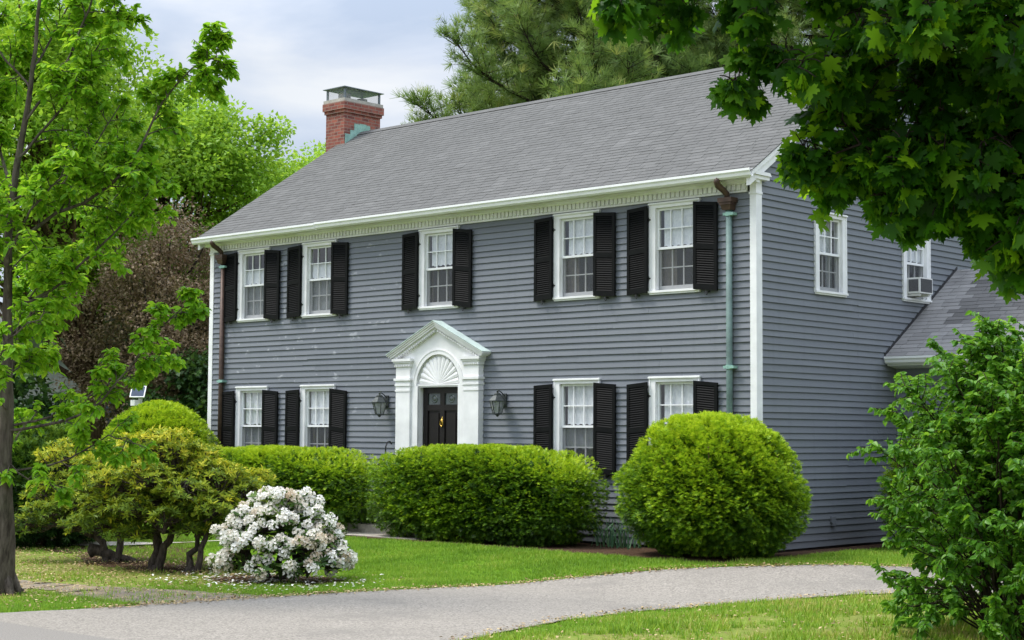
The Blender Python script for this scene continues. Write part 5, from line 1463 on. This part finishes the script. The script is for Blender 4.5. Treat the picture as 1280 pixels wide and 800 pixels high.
for j in chosen:
    d = unit(dirs[j] + unit(tips[j] - cen) * 0.6); c = tips[j] + d * 0.035 + rng.normal(size=3) * 0.02; tt = rng.normal(0.56, 0.2) if rng.random() < 0.85 else 0.2
    u = unit(np.cross(d, rng.normal(size=3))); w = np.cross(d, u)
    nf = rng.integers(14, 21)
    for f in range(nf):
        th = math.acos(1 - 1.15 * (f + 0.5) / nf); ph = f * 2.4
        fd = d * cos(th) + (u * cos(ph) + w * sin(ph)) * sin(th); fc = c + fd * 0.052 * rng.uniform(0.6, 1.35)
        fu = unit(np.cross(fd, rng.normal(size=3))); fw = np.cross(fd, fu)
        for k in range(5):
            a = k * 2 * pi / 5; s = fu * cos(a) + fw * sin(a)
            P.append(fc); A.append(unit(s + fd * 0.9)); Nn.append(fd - s * 0.5); T.append(tt + rng.normal(0, 0.07))
P, A, Nn = np.array(P), np.array(A), np.array(Nn)
m = MB(); m.cloud(PET, [(0, 5, 4, 3), (0, 3, 2, 1)], P, frames(A, Nn), 0.035 * rng.uniform(0.65, 1.35, len(P)), np.clip(T, 0, 1)); m.build('blossom', 'white_petal', t)
print('trusses', len(chosen), 'petals', len(P))
n = 420
pp = cl[None, :] + rng.normal(size=(n, 3)) * [0.75, 0.6, 0] + [0.05, -0.25, 0]
pp = pp[np.hypot(pp[:, 0] - cl[0], pp[:, 1] - cl[1]) < 1.9]
pp[:, 2] = gh(pp[:, 0], pp[:, 1]) + 0.035 + rng.random(len(pp)) * 0.02
m = MB(); m.cloud(PET, [(0, 5, 4, 3), (0, 3, 2, 1)], pp, frames(unit(rdir(len(pp)) * [1, 1, 0.15]), rdir(len(pp)) * 0.3 + [0, 0, 1.0]), 0.05 * rng.uniform(0.6, 1.3, len(pp)), np.clip(rng.normal(0.6, 0.2, len(pp)), 0, 1))
tag(m.build('fallen_petals', 'white_petal'), 'white petals scattered on the soil around the flowering shrub', 'petals', kind='stuff')

# ---------------------------------------------------------------- daffodil leaves by the wall
t = thing('daffodil_clump', 'clump of blue-green strap leaves by the wall between the hedge and the round yew', 'plant', (-2.0, -0.75, 0.2))
m = MB()
for i in range(70):
    b = np.array([-2.0 + rng.normal() * 0.24, -0.8 + rng.normal() * 0.16, 0.18]); a = rng.uniform(0, 2 * pi); l = rng.uniform(0.3, 0.55); o = rng.uniform(0.10, 0.42)
    d = np.array([cos(a), sin(a), 0]); w = np.array([-sin(a), cos(a), 0]) * 0.014
    pts = [b, b + d * o * 0.25 + [0, 0, l * 0.55], b + d * o * 0.65 + [0, 0, l * 0.92], b + d * o * 1.2 + [0, 0, l * (0.95 - o * 0.6)]]
    V = []
    for k, p in enumerate(pts): ww = w * (1 - 0.28 * k); V += [p - ww, p + ww]
    m.add(V, [(0, 1, 3, 2), (2, 3, 5, 4), (4, 5, 7, 6)], rng.random())
m.build('leaves', 'daffodil_leaf', t)

# ---------------------------------------------------------------- grass, leaf litter
def edge_x(P, y):
    P = np.asarray(P, float); o = np.argsort(P[:, 1]); return np.interp(y, P[o, 1], P[o, 0])
def on_drive(x, y):
    return (x > edge_x(DR_A, y) - 0.05) & (x < edge_x(DR_B, y) + 0.06) & (y > -14) & (y < 2.4)
BL_V = []; BL_F = []
for i in range(4):
    a = i * 1.7 + 0.3; d = np.array([cos(a), sin(a), 0]); w = np.array([-sin(a), cos(a), 0]) * 0.10; o = d * 0.25
    j = len(BL_V); BL_V += [o - w, o + w, o + d * 0.45 + [0, 0, 0.9]]; BL_F.append((j, j + 1, j + 2))
BL_V = np.array(BL_V)
BT = np.tile([-0.1, -0.1, 0.12], 4)
n = 520000
x = rng.uniform(-17.0, 12.0, n); y = rng.uniform(-12.2, 3.0, n)
depth = -0.68 * (x - 14.07) + 0.73 * (y + 20.5); lat = (0.7325 * (x - 14.07) + 0.6807 * (y + 20.5)) / depth
ok = (np.abs(lat) < 0.62) & (depth > 11) & ~on_drive(x, y)
inhouse = (x > HX0 - 0.1) & (x < 0.9) & (y > -0.2); ok &= ~inhouse
ok &= ~((y > -2.15) & (x < 0.95) & (x > -14.6))
ok &= ~((x > -0.2) & (y > 3.2))
ok &= ~((y < -11.15) & (x < 0.5))
def near_poly(px, py, c, r): return np.hypot((px - c[0]) / r[0], (py - c[1]) / r[1]) < 1
ok &= ~(near_poly(x, y, (-3.05, -6.55), (0.95, 0.8)) & (rng.random(n) < 0.93))
left = np.clip((-2.6 - x) / 1.6, 0, 1) * np.clip((-5.0 - y) / 1.4, 0, 1)
patch = bump_field(np.stack([x, y, x * 0], -1), 2.2, 77) * 0.5 + 0.5
near = np.clip((x - 2.8) / 0.8, 0, 1) * (y < 0.5)
ok &= rng.random(n) > np.clip(left * (0.50 + 0.75 * patch) + near * np.clip(0.80 + 1.6 * (patch - 0.45), 0.25, 1), 0, 0.985)
dirt = (x < -1.2) & (x > -6.8) & (y < -7.9 - 0.22 * (x + 1.2) * -1 * 0.9) & (y > -9.6)
ok &= ~(dirt & (rng.random(n) < 0.92))
shr = (x < -4.6) & (x > -13) & (y > -6.8) & (y < -4.2) & (rng.random(n) < 0.75); ok &= ~shr
x, y, left, near = x[ok], y[ok], left[ok], near[ok]
P = np.stack([x, y, gh(x, y) - 0.004], -1)
A = unit(rdir(len(x)) * [1, 1, 0.05]); Nn = unit(rdir(len(x)) * 0.25 + [0, 0, 1.0])
tn = rng.normal(0.5, 0.16, len(x)) + 0.16 * bump_field(np.stack([x, y, x * 0], -1), 3.4, 41) + (left + near) * rng.choice([0.0, 0.32], len(x))
m = MB(); m.cloud(BL_V, BL_F, P, frames(A, Nn), 0.052 * rng.uniform(0.45, 1.35, len(x)) * (1 + 0.35 * bump_field(np.stack([x, y, x * 0], -1), 5.5, 43)) * (1 + 0.5 * near * (rng.random(len(x)) < 0.3)), tn, BT)
tag(m.build('grass', 'grass_blade'), 'short green lawn grass between the driveway and the house', 'grass', kind='stuff')
print('grass', len(x))
n = 26000
x = rng.uniform(-11, 1.0, n); y = rng.uniform(-12, -4.6, n)
depth = -0.68 * (x - 14.07) + 0.73 * (y + 20.5); lat = (0.7325 * (x - 14.07) + 0.6807 * (y + 20.5)) / depth
left = np.clip((-1.5 - x) / 1.6, 0, 1) * np.clip((-5.0 - y) / 1.2, 0, 1)
pt = bump_field(np.stack([x, y, x * 0], -1), 1.7, 55) * 0.5 + 0.5
ok = (np.abs(lat) < 0.34) & (rng.random(n) < left * (0.35 + 0.65 * pt)) & (y > -11.9)
od = on_drive(x, y); ok &= ~(od & (rng.random(n) < 0.80 + 0.2 * np.clip((x + 1.2) / 1.2, 0, 1)))
x, y = x[ok], y[ok]
ye_ = rng.uniform(-10.3, 0.2, 2600); xe_ = edge_x(DR_A, ye_) + rng.normal(size=2600) * 0.10 + 0.02
ye2 = rng.uniform(-9.5, -1.0, 900); xe2 = edge_x(DR_B, ye2) + rng.normal(size=900) * 0.10
x = np.concatenate([x, xe_, xe2]); y = np.concatenate([y, ye_, ye2])
n2 = 2600
x2 = rng.uniform(2.6, 8.5, n2); y2 = rng.uniform(-11, 0, n2); o2 = ~on_drive(x2, y2); x = np.concatenate([x, x2[o2]]); y = np.concatenate([y, y2[o2]])
P = np.stack([x, y, gh(x, y) + 0.022 + rng.random(len(x)) * 0.02], -1)
m = MB(); m.cloud(QD_V, QD_F, P, frames(unit(rdir(len(x)) * [1, 1, 0.25]), rdir(len(x)) * 0.45 + [0, 0, 1.0]), 0.036 * rng.uniform(0.5, 1.4, len(x)), rng.random(len(x)) * 0.9)
tag(m.build('leaf_litter', 'litter_bit'), 'dry tan leaf litter and seeds scattered under the left-hand trees', 'leaf litter', kind='stuff')
print('litter', len(x))

# ================================================================== SKY, SUN, CAMERA
SUN_EL, SUN_AZ = radians(58), radians(232)         # azimuth clockwise from +y: light from behind-left of the camera
W = bpy.data.worlds.new('World'); S.world = W; W.use_nodes = True
t = W.node_tree; t.nodes.clear()
sky = t.nodes.new('ShaderNodeTexSky'); sky.sky_type = 'NISHITA'; sky.sun_disc = False
sky.sun_elevation = SUN_EL; sky.sun_rotation = SUN_AZ; sky.air_density = 1.0; sky.dust_density = 1.5; sky.ozone_density = 1.0
tc = t.nodes.new('ShaderNodeTexCoord'); mp = t.nodes.new('ShaderNodeMapping'); mp.inputs['Scale'].default_value = (1.0, 1.0, 2.2); mp.inputs['Location'].default_value = (0.35, 0.1, 0.0)
t.links.new(tc.outputs['Generated'], mp.inputs['Vector'])
n1 = noise(t, mp.outputs['Vector'], 5.5, 6, 0.52, 0.4); n2 = noise(t, mp.outputs['Vector'], 2.6, 5, 0.5)
cloud = ramp(t, n1, [(0.38, (4.7, 5.5, 6.9)), (0.52, (6.2, 6.8, 7.9)), (0.66, (8.1, 8.3, 8.6))])
cover = ramp(t, n2, [(0.25, (0.62,) * 3), (0.6, (0.95,) * 3)])
c = mixc(t, cover, sky.outputs[0], cloud)
sg = t.nodes.new('ShaderNodeSeparateXYZ'); t.links.new(tc.outputs['Generated'], sg.inputs[0])
mr = t.nodes.new('ShaderNodeMapRange'); mr.inputs['From Min'].default_value = 0.22; mr.inputs['From Max'].default_value = 0.85; mr.inputs['To Min'].default_value = 0.83; mr.inputs['To Max'].default_value = 2.7
t.links.new(sg.outputs['Z'], mr.inputs['Value'])          # an overcast sky is brighter overhead than near the horizon
c = mixc(t, 1.0, c, mr.outputs[0], 'MULTIPLY')
bg = t.nodes.new('ShaderNodeBackground'); bg.inputs['Strength'].default_value = 0.095; t.links.new(c, bg.inputs['Color'])
o = t.nodes.new('ShaderNodeOutputWorld'); t.links.new(bg.outputs[0], o.inputs['Surface'])

ld = bpy.data.lights.new('sun', 'SUN'); ld.energy = 2.4; ld.angle = radians(18); ld.color = (1.0, 0.95, 0.88)
lo = bpy.data.objects.new('sun', ld); COL.objects.link(lo)
sd = Vector((sin(SUN_AZ) * cos(SUN_EL), cos(SUN_AZ) * cos(SUN_EL), sin(SUN_EL)))
lo.rotation_euler = sd.to_track_quat('Z', 'Y').to_euler(); lo.location = sd * 60

cd = bpy.data.cameras.new('camera'); cam = bpy.data.objects.new('camera', cd); COL.objects.link(cam); S.camera = cam
cd.sensor_width = 36.0; cd.lens = 36.0 * 2061.874 / 1280; cd.clip_end = 2000; cd.clip_start = 0.1
yaw, pitch, roll = 0.74886422, 0.069156618, 0.0064316304
f = Vector((-sin(yaw) * cos(pitch), cos(yaw) * cos(pitch), sin(pitch))); r0 = Vector((cos(yaw), sin(yaw), 0)); u0 = r0.cross(f)
r = r0 * cos(roll) + u0 * sin(roll); u = u0 * cos(roll) - r0 * sin(roll)
cam.matrix_world = Matrix(((r.x, u.x, -f.x, 14.0736), (r.y, u.y, -f.y, -20.5017), (r.z, u.z, -f.z, 1.95), (0, 0, 0, 1)))

S.render.engine = 'CYCLES'
S.cycles.use_denoising = True
S.cycles.max_bounces = 8; S.cycles.diffuse_bounces = 4; S.cycles.transmission_bounces = 4; S.cycles.glossy_bounces = 3; S.cycles.transparent_max_bounces = 10
S.view_settings.view_transform = 'Standard'; S.view_settings.look = 'None'; S.view_settings.exposure = 0.62; S.view_settings.gamma = 1.0
